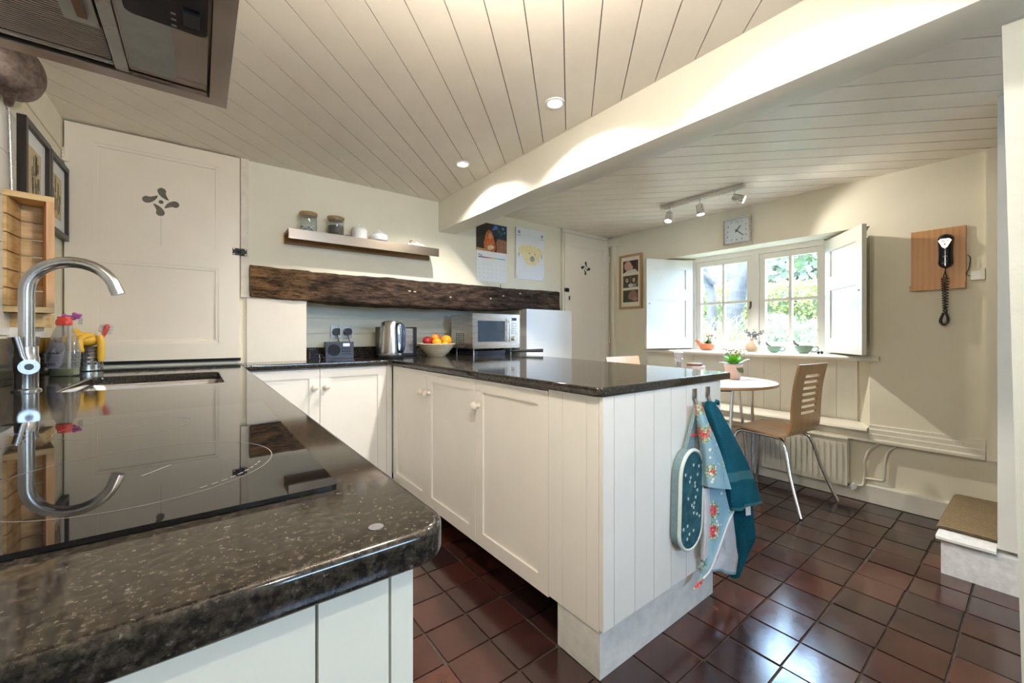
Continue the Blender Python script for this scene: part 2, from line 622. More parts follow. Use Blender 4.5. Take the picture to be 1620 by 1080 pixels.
# ---- floor: slab of grout with single quarry tiles
fl = struct(box('floor', (XL - 0.15, YF - 0.1, -0.06, 3.75, 3.2, -0.006), GROUT))
tm = MB().box(-0.0815, -0.0800, -0.02, 0.0815, 0.0800, 0.0).bevel(0.0035, 2)
t0 = tm.build('tile', TILE, fl)
TX, TY = 0.1715, 0.168
first = True
rest = MB()
for i in range(-6, 18):
    for j in range(-16, 18):
        cx, cy = 0.643 + TX * (i + 0.5), 0.185 + TY * (j + 0.5)
        if cx > XR + 0.02 or cx < XL or cy > YB or cy < YF:
            continue
        under_pen = PX0 + 0.09 < cx < PX1 - 0.09 and cy > PY0 + 0.08
        under_left = cx < 0.05 and cy > 0.45
        if under_pen or under_left or (cy > 2.62 and cx < 2.0):
            continue
        if cx > 2.78 and cy < 0.16:
            continue
        jx, jy, jz = random.uniform(-.0025, .0025), random.uniform(-.0025, .0025), random.uniform(-.0012, .0006)
        if cy < -0.55 or (cy < -0.1 and cx < 0.2):
            rest.box(cx - .0815 + jx, cy - .08 + jy, -0.015, cx + .0815 + jx, cy + .08 + jy, jz)
            continue
        o = t0 if first else t0.copy()
        if not first:
            COL.objects.link(o)
        first = False
        o.location = (cx + jx, cy + jy, jz)
        o.rotation_euler = (random.uniform(-.004, .004), random.uniform(-.004, .004), random.uniform(-.012, .012))
rest.build('tile_field', TILE, fl, smooth=False)['kind'] = 'stuff'

# ---- ceiling: slab with diagonal tongue-and-groove boards, mitred at the beam
ce = struct(box('ceiling', (XL - 0.15, YF - 0.1, CZ + 0.012, 3.75, 3.2, CZ + 0.12), plain('ceiling_backing', (0.16, 0.14, 0.11), 0.8)))
ang = R(44.5)
def boards(x0, x1, y0, y1, d, n, off, gap=0.0036, pitch=0.1185):
    c0 = [(x0, y0), (x1, y0), (x1, y1), (x0, y1)]
    vals = [n[0] * p[0] + n[1] * p[1] for p in c0]
    k = math.floor((min(vals) - off) / pitch)
    while off + k * pitch < max(vals):
        a, b = off + k * pitch + gap / 2, off + (k + 1) * pitch - gap / 2
        pl = clip(clip(c0, n[0], n[1], b), -n[0], -n[1], -a)
        k += 1
        if len(pl) < 3:
            continue
        ar = abs(sum(pl[i][0] * pl[(i + 1) % len(pl)][1] - pl[(i + 1) % len(pl)][0] * pl[i][1] for i in range(len(pl)))) / 2
        if ar < 1e-4:
            continue
        MB().prism(pl, 'z', CZ, CZ + 0.014).build('ceiling_board', CEIL, ce, smooth=False)
boards(XL, 1.47, YF, YB, (math.cos(ang), math.sin(ang)), (math.sin(ang), -math.cos(ang)), -0.849)
boards(1.57, XR + 0.005, YF, YB, (math.sin(ang), -math.cos(ang)), (math.cos(ang), math.sin(ang)), 1.594, gap=0.0070)

bm_ = MB().box(1.445, YF, 1.862, 1.60, YB + 0.02, CZ + 0.013)
bmesh.ops.subdivide_edges(bm_.bm, edges=[e for e in bm_.bm.edges if abs(e.verts[0].co.y - e.verts[1].co.y) > 1], cuts=24)
for v in bm_.bm.verts:
    if v.co.z < 1.9:
        v.co.z += 0.006 * noise.noise((v.co.x, v.co.y * 1.3, 0))
        v.co.x += 0.005 * noise.noise((v.co.x * 3, v.co.y * 1.7, 4))
struct(bm_.bevel(0.006, 2, 50).build('ceiling_beam', BEAMP))

# ---- back wall with the old fireplace recess under the lintel
RX0, RX1, RYB, RZ = 0.53, 2.24, 3.08, 1.305
wb = MB().box(XL - 0.14, YB, 0, RX0, 3.2, CZ + 0.013).box(RX1, YB, 0, 3.58, 3.2, CZ + 0.013)
wb.box(RX0, YB, RZ, RX1, 3.2, CZ + 0.013).box(RX0, RYB + 0.012, 0, RX1, 3.2, RZ)
wb = struct(wb.build('wall_back', WALL, smooth=False))
z = WT
for k, z1 in enumerate((0.985, 1.083, 1.19, 1.305)):
    if k:
        box('plank', (RX0, RYB, z + 0.0015, RX1, RYB + 0.012, z1 - 0.0015), plain('recess_plank_paint', (0.66, 0.67, 0.58), 0.4, vary=0.03), wb, 0.002)
    z = z1
box('pier', (2.245, 2.725, 0.0, 2.80, YB, 1.297), CABEND, wb, 0.004)
box('pier', (0.215, 2.796, WT, 0.527, YB, 1.286), plain('pier_paint', (0.83, 0.77, 0.66), 0.5, vary=0.02), wb, 0.006)

# ---- left wall (with the few wall tiles that show behind the crate)
wl = struct(box('wall_left', (XL - 0.14, YF, 0, XL, YB, CZ + 0.013), WALL))
WTILE = plain('white_wall_tile', (0.82, 0.80, 0.77), 0.15, vary=0.02)
tl = MB().box(-0.001, -0.0735, -0.0735, 0.006, 0.0735, 0.0735).bevel(0.002, 1).build('wall_tile', WTILE, wl)
k = 0
for jy in range(6):
    for jz in range(5):
        o = tl if k == 0 else tl.copy()
        if k:
            COL.objects.link(o)
        o.location = (XL, 1.34 + 0.15 * jy, 1.15 + 0.15 * jz)
        k += 1
# a boarded joint line near the top of the left wall
box('rail', (XL, 1.2, 1.93, XL + 0.006, YB, 1.936), WALL, wl)

# ---- right (window) wall: splayed window recess, panelling below the sill
SB, ST = 0.447, 1.775        # bottom of recess (ledge), soffit
WX = 3.63                    # plane of the recess back
wr = MB().box(XR, YF, 0, 3.76, YB, SB).box(XR, YF, ST, 3.76, YB, CZ + 0.013)
wr.prism([(XR, YF), (XR, 0.685), (WX, 0.785), (WX, 0.945), (3.76, 0.945), (3.76, YF)], 'z', SB, ST)
wr.prism([(XR, YB), (3.76, YB), (3.76, 2.0), (WX, 2.0), (WX, 2.10), (XR, 2.33)], 'z', SB, ST)
wr.box(WX, 0.945, SB, 3.76, 2.0, 0.938)
wr = struct(wr.build('wall_right', WALL, smooth=False))
yy = 0.787
while yy < 2.09:
    y2 = min(yy + 0.1185, 2.098)
    box('panel_board', (WX - 0.012, yy + 0.001, 0.47, WX + 0.002, y2 - 0.001, 0.905), plain('panelling_paint', (0.90, 0.875, 0.79), 0.4, vary=0.02), wr, 0.003)
    yy = y2
# sill with rounded nosing
prof = [(3.392, 0.918), (3.396, 0.909), (3.405, 0.903), (3.62, 0.903), (3.64, 0.903), (3.64, 0.938), (3.405, 0.936), (3.396, 0.932), (3.391, 0.925)]
sl = MB().prism([(a, b) for a, b in prof], 'y', 0.70, 2.315)
sl.prism([(3.385, 0.918), (3.39, 0.909), (3.4, 0.904), (3.428, 0.904), (3.428, 0.936), (3.4, 0.936), (3.39, 0.932), (3.384, 0.925)], 'y', 0.634, 2.346)
struct(sl.build('trim_1', TRIMW))
lg = MB().prism([(3.372, 0.462), (3.378, 0.452), (3.39, 0.447), (3.618, 0.447), (3.618, 0.478), (3.39, 0.478), (3.378, 0.474)], 'y', 0.69, 2.32)
struct(lg.build('trim_2', TRIMW))
# dado rail boxing along the wall
rl = MB().prism([(3.428, 0.388), (3.395, 0.388), (3.388, 0.394), (3.388, 0.408), (3.398, 0.414), (3.398, 0.442), (3.407, 0.446),
                 (3.407, 0.470), (3.418, 0.476), (3.418, 0.496), (3.428, 0.500)], 'y', 0.195, 0.685)
rl.prism([(3.428, 0.388), (3.395, 0.388), (3.388, 0.394), (3.388, 0.408), (3.398, 0.414), (3.398, 0.444), (3.428, 0.444)], 'y', 0.686, 2.78)
struct(rl.build('trim_3', plain('dado_paint', (0.73, 0.70, 0.59), 0.4, vary=0.04), smooth=False))
struct(MB().prism([(3.428, 0), (3.408, 0), (3.408, 0.105), (3.414, 0.116), (3.428, 0.118)], 'y', 0.30, 2.78).build('baseboard_right', plain('skirting_paint', (0.72, 0.70, 0.62), 0.4, vary=0.05), smooth=False))
struct(MB().box(3.396, 0.135, 0.39, 3.428, 0.193, CZ).bevel(0.004).build('trim_4', WALL))
struct(MB().box(3.385, 2.66, 1.985, 3.43, 2.808, 2.06).box(3.39, 2.70, 0, 3.43, 2.72, 1.985).bevel(0.004).build('trim_5', WALL))

# ---- garden window: two casements, four panes each
wf = MB()
wf.box(WX + 0.005, 0.945, 0.938, 3.72, 0.985, 1.765).box(WX + 0.005, 1.960, 0.938, 3.72, 2.0, 1.765)
wf.box(WX + 0.005, 0.985, 0.938, 3.72, 1.960, 0.962).box(WX + 0.005, 0.985, 1.735, 3.72, 1.960, 1.775)
wf.box(WX, 1.425, 0.962, 3.72, 1.475, 1.735)
win = struct(wf.bevel(0.004).build('window_1', WOODW))
for (a, b) in ((0.987, 1.423), (1.477, 1.958)):
    c = MB()
    zl, zh = 0.964, 1.733
    c.box(WX + 0.02, a, zl, 3.69, a + 0.042, zh).box(WX + 0.02, b - 0.042, zl, 3.69, b, zh)
    c.box(WX + 0.02, a + 0.042, zl, 3.69, b - 0.042, zl + 0.05).box(WX + 0.02, a + 0.042, zh - 0.045, 3.69, b - 0.042, zh)
    c.box(WX + 0.025, (a + b) / 2 - 0.011, zl + 0.05, 3.685, (a + b) / 2 + 0.011, zh - 0.045)
    for p, q in ((a + 0.042, (a + b) / 2 - 0.011), ((a + b) / 2 + 0.011, b - 0.042)):
        c.box(WX + 0.025, p, 1.342, 3.685, q, 1.364)
    cs = c.bevel(0.003).build('casement', WOODW, win)
    for p, q in ((a + 0.042, (a + b) / 2 - 0.011), ((a + b) / 2 + 0.011, b - 0.042)):
        for z0, z1 in ((zl + 0.05, 1.342), (1.364, zh - 0.045)):
            box('pane', (3.660, p - 0.003, z0 - 0.003, 3.664, q + 0.003, z1 + 0.003), GLASS, cs)
st = MB().box(WX - 0.006, 1.482, 1.30, WX + 0.020, 1.490, 1.35).box(WX - 0.014, 1.480, 1.285, WX - 0.002, 1.492, 1.305)
st.build('stay', BRASSD, win)

# ---- front wall (behind the camera) with its daylight window, and the stair partition
wfz0, wfz1, wfx0, wfx1 = 1.25, 1.85, 0.58, 1.62
f = MB().box(XL - .14, YF - .12, 0, wfx0, YF, CZ + .013).box(wfx1, YF - .12, 0, 3.76, YF, CZ + .013)
f.box(wfx0, YF - .12, 0, wfx1, YF, wfz0).box(wfx0, YF - .12, wfz1, wfx1, YF, CZ + .013)
struct(f.build('wall_front', WALL, smooth=False))
f = MB()
for x in (wfx0, wfx0 + 0.495, wfx1 - 0.05):
    f.box(x, YF - 0.09, wfz0, x + 0.05, YF - 0.04, wfz1)
f.box(wfx0, YF - 0.09, wfz0, wfx1, YF - 0.04, wfz0 + 0.05).box(wfx0, YF - 0.09, wfz1 - 0.05, wfx1, YF - 0.04, wfz1)
w2 = struct(f.build('window_2', WOODW, smooth=False))
for k in range(2):
    box('pane', (wfx0 + 0.495 * k + 0.05, YF - 0.068, wfz0 + 0.05, wfx0 + 0.495 * (k + 1), YF - 0.064, wfz1 - 0.05), GLASS, w2)
struct(MB().box(2.68, YF, 0.172, 2.76, 0.121, CZ + 0.013).bevel(0.004).build('wall_stair', plain('partition_paint', (0.68, 0.66, 0.58), 0.5, vary=0.03, bump=0.08)))
struct(MB().box(2.662, YF, 0.0, 2.70, 0.285, 0.150).box(2.700, -0.6, 0.0, 3.40, 0.270, 0.150).build('baseboard_stair', plain('scuffed_white_paint', (0.70, 0.69, 0.66), 0.5, vary=0.14, scale=40, bump=0.1), smooth=False))
# crooked post carrying the beam at the right edge of the view
po = MB()
po.obox((1.672, 0.02, 0.93), (0.055, 0, 0), (0, 0.046, 0), (0.0, 0, 0.932))
po.bm.verts.ensure_lookup_table()
for v in po.bm.verts:
    if v.co.z < 0.9:
        v.co.x += 0.03
        v.co.y -= 0.035
struct(po.bevel(0.008).build('support_post', plain('post_paint', (0.60, 0.62, 0.56), 0.5, vary=0.05, bump=0.2)))

# ================================================================== DOORS ON THE BACK WALL
def comma(cx, cz, a, s):
    """one fat comma of the pierced whirl: round head outward, tail curling in"""
    ox, oz = math.cos(a), math.sin(a)
    tx, tz = oz, -ox
    L_, R_ = [], []
    n = 12
    def sp(t):
        return (1.98 - 1.45 * t, 1.05 * t * t)
    def w(t):
        return 0.60 * (1 - t) ** 0.62 + 0.03
    for k in range(n + 1):
        t = k / n
        o_, c_ = sp(t)
        d0, d1 = -1.45, 2.10 * t
        q = math.hypot(d0, d1)
        nx_, nc_ = -d1 / q, d0 / q
        L_.append((o_ + nx_ * w(t), c_ + nc_ * w(t)))
        R_.append((o_ - nx_ * w(t), c_ - nc_ * w(t)))
    cap = [(1.98 + 0.62 * math.cos(b), 0.62 * math.sin(b)) for b in [PI / 2 - PI * k / 8 for k in range(1, 8)]]
    pts = L_[::-1] + ([p for p in cap] if L_[0][1] > 0 else [(p[0], -p[1]) for p in cap]) + R_
    return [(cx + s * (ox * u + tx * v), cz + s * (oz * u + tz * v)) for u, v in pts]

def panel_door(name, x0, x1, z0, z1, y, st, top, mid0, mid1, bot, cx, cz, s, tilt):
    dth = 0.03
    fr = MB()
    yb = y - dth
    fr.box(x0, yb, z0, x0 + st, y, z1).box(x1 - st, yb, z0, x1, y, z1)
    fr.box(x0 + st, yb, z1 - top, x1 - st, y, z1).box(x0 + st, yb, mid0, x1 - st, y, mid1).box(x0 + st, yb, z0, x1 - st, y, z0 + bot)
    d = struct(fr.bevel(0.0025).build(name, DOORP))
    holes = [comma(cx, cz, tilt + q * PI / 2, s) for q in range(4)]
    holes.append(ellipse(cx, cz, s * 0.36, s * 0.36, 12))
    up = [(x0 + st - .004, mid1 - .004), (x1 - st + .004, mid1 - .004), (x1 - st + .004, z1 - top + .004), (x0 + st - .004, z1 - top + .004)]
    cutout('panel', up, holes, DOORP, 'y', y - 0.020, y - 0.012, d)
    box('gauze', (cx - 3.6 * s, y - 0.0115, cz - 3.6 * s, cx + 3.6 * s, y - 0.010, cz + 3.6 * s), plain('hole_gauze' if name == 'door_1' else 'hole_dark', (0.16, 0.145, 0.115) if name == 'door_1' else (0.015, 0.014, 0.012), 0.8, vary=0.3, scale=300), d)
    box('panel', (x0 + st - .004, y - 0.020, z0 + bot - .004, x1 - st + .004, y - 0.012, mid0 + .004), DOORP, d)
    # bolection mouldings round both panels
    for a0, a1 in ((mid1, z1 - top), (z0 + bot, mid0)):
        m = MB()
        w = 0.014
        X0, X1 = x0 + st, x1 - st
        for q in ((X0, a0, X0 + w, a1), (X1 - w, a0, X1, a1), (X0 + w, a0, X1 - w, a0 + w), (X0 + w, a1 - w, X1 - w, a1)):
            m.box(q[0], y - 0.0265, q[1], q[2], y - 0.019, q[3])
        m.bevel(0.0045, 1).build('moulding', DOORP, d)
    return d
d1 = panel_door('door_1', -0.502, 0.178, 0.945, 2.077, YB - 0.001, 0.095, 0.075, 1.440, 1.525, 0.085, -0.160, 1.765, 0.0285, R(-3))
box('panel_joint', (-0.1605, YB - 0.0225, 1.535, -0.159, YB - 0.0195, 1.69), plain('joint_shadow_paint', (0.45, 0.40, 0.32), 0.6), d1)
hg = MB().box(-0.508, YB - 0.042, 1.885, -0.486, YB - 0.028, 1.945)
for k in range(4):
    hg.cyl((-0.503, YB - 0.046, 1.886 + 0.0155 * k), (-0.503, YB - 0.046, 1.898 + 0.0155 * k), 0.006, seg=10)
hg.build('hinge', DOORP, d1)
def latch(parent, x, z, y, w=0.034):
    m = MB().box(x - w, y - 0.007, z - 0.019, x - 0.002, y, z + 0.019).box(x + 0.002, y - 0.007, z - 0.019, x + w, y, z + 0.019)
    m.bevel(0.002, 1)
    for k in (-1, 0, 1):
        m.box(x - 0.018, y - 0.016, z + 0.011 * k - 0.004, x + 0.018, y - 0.006, z + 0.011 * k + 0.004)
    m.ball((x - 0.004, y - 0.022, z), 0.008, 10, 6)
    o = m.build('latch', IRON, parent)
    for sx in (-1, 1):
        for sz in (-1, 1):
            box('screw', (x + sx * w * 0.8 - 0.004, y - 0.0085, z + sz * 0.014 - 0.003, x + sx * w * 0.8 + 0.004, y - 0.0068, z + sz * 0.014 + 0.003), DOORP, o)
    return o
latch(d1, 0.180, 1.545, YB - 0.031)
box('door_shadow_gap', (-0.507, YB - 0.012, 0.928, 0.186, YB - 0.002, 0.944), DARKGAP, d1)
d2 = panel_door('door_2', 2.762, 3.405, 0.70, 2.045, YB - 0.001, 0.085, 0.10, 1.412, 1.478, 0.095, 3.065, 1.735, 0.0265, R(-3))
latch(d2, 2.785, 1.500, YB - 0.031, 0.030)
m = MB().prism(ellipse(2.822, 1.425, 0.010, 0.022, 16), 'y', YB - 0.036, YB - 0.031)
m.build('escutcheon', BRASSD, d2)
for zz in (1.86, 1.02):
    m = MB().box(3.398, YB - 0.04, zz - 0.03, 3.414, YB - 0.03, zz + 0.03)
    m.build('hinge', DOORP, d2)
fr = MB().box(2.735, YB - 0.028, 1.30, 2.757, YB, 2.060).box(2.735, YB - 0.028, 2.050, 3.412, YB, 2.083).box(2.757, YB - 0.012, 0, 3.412, YB, 0.69)
struct(fr.bevel(0.002).build('trim_6', WALL))
fr = MB().box(0.186, YB - 0.02, 1.29, 0.224, YB, CZ)
struct(fr.bevel(0.003).build('trim_7', plain('scuffed_post_paint', (0.74, 0.67, 0.55), 0.5, vary=0.10, scale=18, bump=0.1)))

# ================================================================== OLD OAK LINTEL
def make_lintel():
    m = MB()
    x0, x1, n, sec = 0.232, 2.694, 90, 22
    rings = []
    for i in range(n + 1):
        t = i / n
        x = x0 + (x1 - x0) * t
        zt = 1.474 + 0.006 * noise.noise((x * 2.0, 0, 0))
        zb = 1.296 - 0.030 * math.exp(-((x - 0.95) / 0.42) ** 2) - 0.024 * math.exp(-((x - 1.75) / 0.45) ** 2)
        zb += 0.008 * noise.noise((x * 4.0, 3, 0))
        yf = YB - 0.030 - 0.012 * noise.noise((x * 1.6, 7, 0)) - 0.02 * math.exp(-((x - 1.2) / 0.7) ** 2)
        yb_ = YB + (0.14 if RX0 + 0.02 < x < RX1 - 0.02 else 0.0)
        ring = []
        for k in range(sec):
            a = 2 * PI * k / sec
            cx, cz = math.cos(a), math.sin(a)
            e = 0.35
            px = math.copysign(abs(cx) ** e, cx)
            pz = math.copysign(abs(cz) ** e, cz)
            y = (yf + yb_) / 2 - px * (yb_ - yf) / 2
            zz = (zt + zb) / 2 + pz * (zt - zb) / 2
            w = 0.005 * noise.noise((x * 9, y * 20, zz * 26)) + 0.003 * noise.noise((x * 25, y * 60, zz * 80))
            ring.append(m.bm.verts.new((x + (0.01 * noise.noise((zz * 30, y * 20, 1)) if i in (0, n) else 0), y - w * px, zz + w * pz)))
        rings.append(ring)
    for a, b in zip(rings, rings[1:]):
        for k in range(sec):
            m.bm.faces.new((a[k], a[(k + 1) % sec], b[(k + 1) % sec], b[k]))
    m.bm.faces.new(rings[0][::-1])
    m.bm.faces.new(rings[-1])
    o = m.build('oak_lintel', OLDOAK, ang=60)
    tag(o, 'long dark weathered oak lintel beam over the fireplace recess', 'beam')
    pl = plain('filler_dab', (0.55, 0.47, 0.36), 0.8)
    for x, z in ((1.19, 1.385), (1.23, 1.383), (1.52, 1.36), (1.90, 1.37), (2.03, 1.40), (2.21, 1.43)):
        MB().ball((x, YB - 0.052 if x < 1.8 else YB - 0.040, z), 0.008, 8, 5, s=(1.4, 0.9, 0.8)).build('filler_dab', pl, o)
    hk = MB().tube(bez([(1.985, YB - 0.045, 1.455), (1.985, YB - 0.058, 1.45), (1.985, YB - 0.062, 1.475), (1.99, YB - 0.05, 1.49)], 4), 0.003, 6)
    hk.build('hook', IRON, o)
    return o
make_lintel()

# ================================================================== WORKTOPS
def slab(name, outer, holes, z0, z1, mat, r=0.006, parent=None):
    cu = bpy.data.curves.new('slab', 'CURVE')
    cu.dimensions = '2D'
    cu.fill_mode = 'BOTH'
    cu.bevel_depth = r
    cu.bevel_resolution = 3
    cu.offset = -r
    cu.extrude = (z1 - z0) / 2 - r
    for pts in [outer] + holes:
        s = cu.splines.new('POLY')
        s.points.add(len(pts) - 1)
        for p, q in zip(s.points, pts):
            p.co = (q[0], q[1], 0, 1)
        s.use_cyclic_u = True
    ob = bpy.data.objects.new('slab', cu)
    me = bpy.data.meshes.new_from_object(ob)
    bpy.data.objects.remove(ob)
    bpy.data.curves.remove(cu)
    me.transform(Matrix.Translation((0, 0, (z0 + z1) / 2)))
    return link(name, me, mat, parent, smooth=True, ang=35)

def corner(cx, cy, r, a0, a1, n=8):
    return [(cx + r * math.cos(R(a0 + (a1 - a0) * k / n)), cy + r * math.sin(R(a0 + (a1 - a0) * k / n))) for k in range(n + 1)]
SINK = (-0.325, 1.69, 0.065, 2.20)
lw = [(XL + 0.002, 0.314)] + corner(0.178 - 0.035, 0.314 + 0.035, 0.035, -90, 0) + [(0.178, 2.775), (XL + 0.002, 2.775)]
wt1 = slab('granite_worktop', lw, [rrect(*SINK, 0.035)[::-1]], WT - 0.030, WT, GRAN)
tag(wt1, 'dark speckled granite worktop along the left wall, holding the hob and sink', 'worktop')
box('upstand', (XL + 0.002, 1.20, WT + 0.001, XL + 0.022, 2.770, WT + 0.150), GRAN, wt1, 0.003)
for k in range(5):
    xg = -0.20 + 0.062 * k
    MB().obox((xg, 2.40, WT + 0.0002), (0.0022, 0, 0), (0.012, 0.085, 0), (0, 0, 0.0004)).build('drain_groove', plain('groove_dark', (0.02, 0.018, 0.016), 0.4), wt1)
MB().prism(ellipse(0.1195, 0.347, 0.0062, 0.0062, 18), 'z', WT, WT + 0.0006).build('paint_spot', plain('grey_paint_spot', (0.13, 0.13, 0.14), 0.4), wt1)

lo = [(0.1795, 2.533), (0.930, 2.533)] + corner(0.930, 2.498, 0.035, 90, 0, 4)
lo += [(0.965, 0.852)] + corner(0.965 + 0.03, 0.822 + 0.03, 0.03, 180, 270) + corner(1.822 - 0.012, 0.822 + 0.012, 0.012, -90, 0, 4)
lo += [(2.05, 2.40), (2.10, 2.71), (2.236, 2.722), (2.236, RYB - 0.002), (0.534, RYB - 0.002), (0.534, 2.792), (0.1795, 2.792)]
wt2 = slab('granite_worktop', lo, [], WT - 0.030, WT, GRAN)
tag(wt2, 'dark speckled granite worktop running from the fireplace recess along the peninsula', 'worktop')
box('upstand', (0.534, RYB - 0.022, WT + 0.001, 2.236, RYB - 0.001, WT + 0.070), GRAN, wt2, 0.003)

# ================================================================== INDUCTION HOB
HX0, HX1, HY0, HY1 = -0.43, 0.117, 0.457, 1.118
hob = thing('induction_hob', 'black glass induction hob set into the granite by the tap', 'hob', (-0.16, 0.79, WT))
gl = MB().prism(rrect(HX0, HY0, HX1, HY1, 0.006, 3), 'z', WT + 0.0008, WT + 0.0055).bevel(0.0015, 2).build('glass_plate', HOBG, hob)
PRINT = plain('grey_hob_print', (0.20, 0.19, 0.18), 0.3)
def ring(parent, cx, cy, r, w, z, name='zone_ring', dash=False):
    m = MB()
    n = 96
    for k in range(n):
        if dash and 50 < k < 62:
            continue
        a0, a1 = 2 * PI * k / n, 2 * PI * (k + 1) / n
        m.face([(cx + r * math.cos(a0), cy + r * math.sin(a0), z), (cx + r * math.cos(a1), cy + r * math.sin(a1), z),
                (cx + (r + w) * math.cos(a1), cy + (r + w) * math.sin(a1), z), (cx + (r + w) * math.cos(a0), cy + (r + w) * math.sin(a0), z)])
    return m.build(name, PRINT, parent, smooth=False)
zp = WT + 0.0057
for cx, cy, r in ((-0.052, 0.637, 0.128), (-0.098, 0.958, 0.086), (-0.315, 0.930, 0.105), (-0.315, 0.625, 0.086)):
    g_ = ring(gl, cx, cy, r, 0.0011, zp)
    MB().obox((cx + 0.012, cy - 0.006, zp), (0.0008, -0.0008, 0), (0.012, 0.016, 0), (0, 0, 0.00005)).build('centre_mark', PRINT, g_, smooth=False)
for k in range(9):
    a = R(-62 + 5.2 * k)
    c = (-0.052 + 0.118 * math.cos(a), 0.637 + 0.118 * math.sin(a), zp)
    MB().obox(c, (0.0035 * -math.sin(a), 0.0035 * math.cos(a), 0), (0.0011 * math.cos(a), 0.0011 * math.sin(a), 0), (0, 0, 0.00005)).build('touch_mark', PRINT, gl, smooth=False)

# ================================================================== SINK AND TAP
sk = MB()
def rr3(x0, y0, x1, y1, r, z):
    return [(p[0], p[1], z) for p in rrect(x0, y0, x1, y1, r, 6)]
loops = [rr3(SINK[0] - .018, SINK[1] - .018, SINK[2] + .018, SINK[3] + .018, 0.05, WT - 0.0305), rr3(SINK[0] - .002, SINK[1] - .002, SINK[2] + .002, SINK[3] + .002, 0.036, WT - 0.0305),
         rr3(SINK[0] + .004, SINK[1] + .004, SINK[2] - .004, SINK[3] - .004, 0.036, WT - 0.045), rr3(SINK[0] + .01, SINK[1] + .01, SINK[2] - .01, SINK[3] - .01, 0.04, WT - 0.17),
         rr3(SINK[0] + .04, SINK[1] + .04, SINK[2] - .04, SINK[3] - .04, 0.05, WT - 0.195)]
vl = [[sk.bm.verts.new(p) for p in L] for L in loops]
for a, b in zip(vl, vl[1:]):
    for k in range(len(a)):
        sk.bm.faces.new((a[k], a[(k + 1) % len(a)], b[(k + 1) % len(a)], b[k]))
sk.bm.faces.new(vl[-1])
sink = thing('undermount_sink', 'brushed steel sink sunk under the granite in front of the tap', 'sink', (-0.13, 1.94, WT - 0.2))
bowl = sk.build('bowl', STEEL, sink)
MB().lathe([(0.0, 0.004), (0.03, 0.004), (0.042, 0.002), (0.045, 0.0)], (-0.13, 1.94, WT - 0.195), 20).build('waste', CHROME, bowl)

TXp, TYp = -0.398, 1.790
tap = thing('kitchen_tap', 'brushed steel swan-neck mixer tap standing behind the sink', 'tap', (TXp, TYp, WT))
MB().lathe([(0, 0), (0.030, 0), (0.030, 0.004), (0.024, 0.008), (0.024, 0.055), (0.026, 0.062), (0.026, 0.095), (0.024, 0.100), (0.0235, 0.128), (0.019, 0.130), (0, 0.130)], (TXp, TYp, WT), 28).build('body', STEELV, tap)
sp = [(TXp, TYp, WT + 0.128), (TXp, TYp, 1.20)]
for k in range(1, 17):
    a = PI - R(166) * k / 16
    sp.append((TXp + 0.094 + 0.094 * math.cos(a), TYp, 1.203 + 0.094 * math.sin(a)))
spo = MB().tube(sp, 0.0165, 18).build('spout', STEELV, tap)
e1, e0 = Vector(sp[-1]), Vector(sp[-2])
dv = (e1 - e0).normalized()
MB().tube([e1 - dv * 0.002, e1 + dv * 0.022], 0.0172, 18).build('aerator', STEELV, spo)
# hot and cold cross-handles: one boss toward the room corner of the camera, one behind
for s, nm in ((1, 'near'), (-1, 'far')):
    ax = Vector((0.30, -0.955, 0)) * s
    c0 = Vector((TXp, TYp, WT + 0.072))
    hb = MB().cyl(c0, c0 + ax * 0.052, 0.021, 0.021, 24)
    h_ = hb.build('handle', STEELV, tap)
    tp = c0 + ax * 0.040
    side = Vector((-0.5, -0.1, 0)) if s > 0 else Vector((0.6, 0.2, 0))
    MB().tube([tp, tp + Vector((-0.012 * s, 0, 0.03)), tp + Vector((-0.022 * s, -0.004, 0.085))], [0.0075, 0.0085, 0.0095], 12).build('lever', STEELV, h_)
    MB().cyl(c0 + ax * 0.052, c0 + ax * 0.0535, 0.009, 0.009, 16).build('cap', BLACKPL if s > 0 else STEEL, h_)

# ================================================================== BASE CABINETS
def shaker(parent, nrm, face, u0, u1, z0, z1, st=0.055, knob=None, mat=CAB, top=0.052, bot=0.06):
    th, rec = 0.020, 0.008
    sg = {'-x': 1, '+x': -1, '-y': 1, '+y': -1}[nrm]
    def B(m, a, b, d0, d1, za, zb):
        if nrm[1] == 'x':
            lo_, hi_ = sorted((face + sg * d0, face + sg * d1))
            m.box(lo_, a, za, hi_, b, zb)
        else:
            lo_, hi_ = sorted((face + sg * d0, face + sg * d1))
            m.box(a, lo_, za, b, hi_, zb)
    m = MB()
    B(m, u0, u0 + st, 0, th, z0, z1); B(m, u1 - st, u1, 0, th, z0, z1)
    B(m, u0 + st, u1 - st, 0, th, z1 - top, z1); B(m, u0 + st, u1 - st, 0, th, z0, z0 + bot)
    d = m.bevel(0.0018, 1).build('door', mat, parent)
    m = MB()
    B(m, u0 + st - .003, u1 - st + .003, rec, th - 0.003, z0 + bot - .003, z1 - top + .003)
    m.build('panel', mat, d, smooth=False)
    if knob:
        u, z = knob
        pr = [(0.0, 0.0), (0.013, 0.0), (0.0125, 0.004), (0.008, 0.010), (0.008, 0.014), (0.0145, 0.019), (0.0185, 0.027), (0.0175, 0.035), (0.011, 0.041), (0.0, 0.043)]
        k = MB().lathe(pr, (0, 0, 0), 20)
        kb = k.build('knob', plain('cream_wooden_knob', (0.86, 0.80, 0.70), 0.28, vary=0.02), d)
        n_ = Vector({'-x': (-1, 0, 0), '+x': (1, 0, 0), '-y': (0, -1, 0), '+y': (0, 1, 0)}[nrm])
        p = (face, u, z) if nrm[1] == 'x' else (u, face, z)
        kb.data.transform(Matrix.Translation(p) @ n_.to_track_quat('Z', 'Y').to_matrix().to_4x4())
    return d
ZD0, ZD1 = 0.142, 0.876
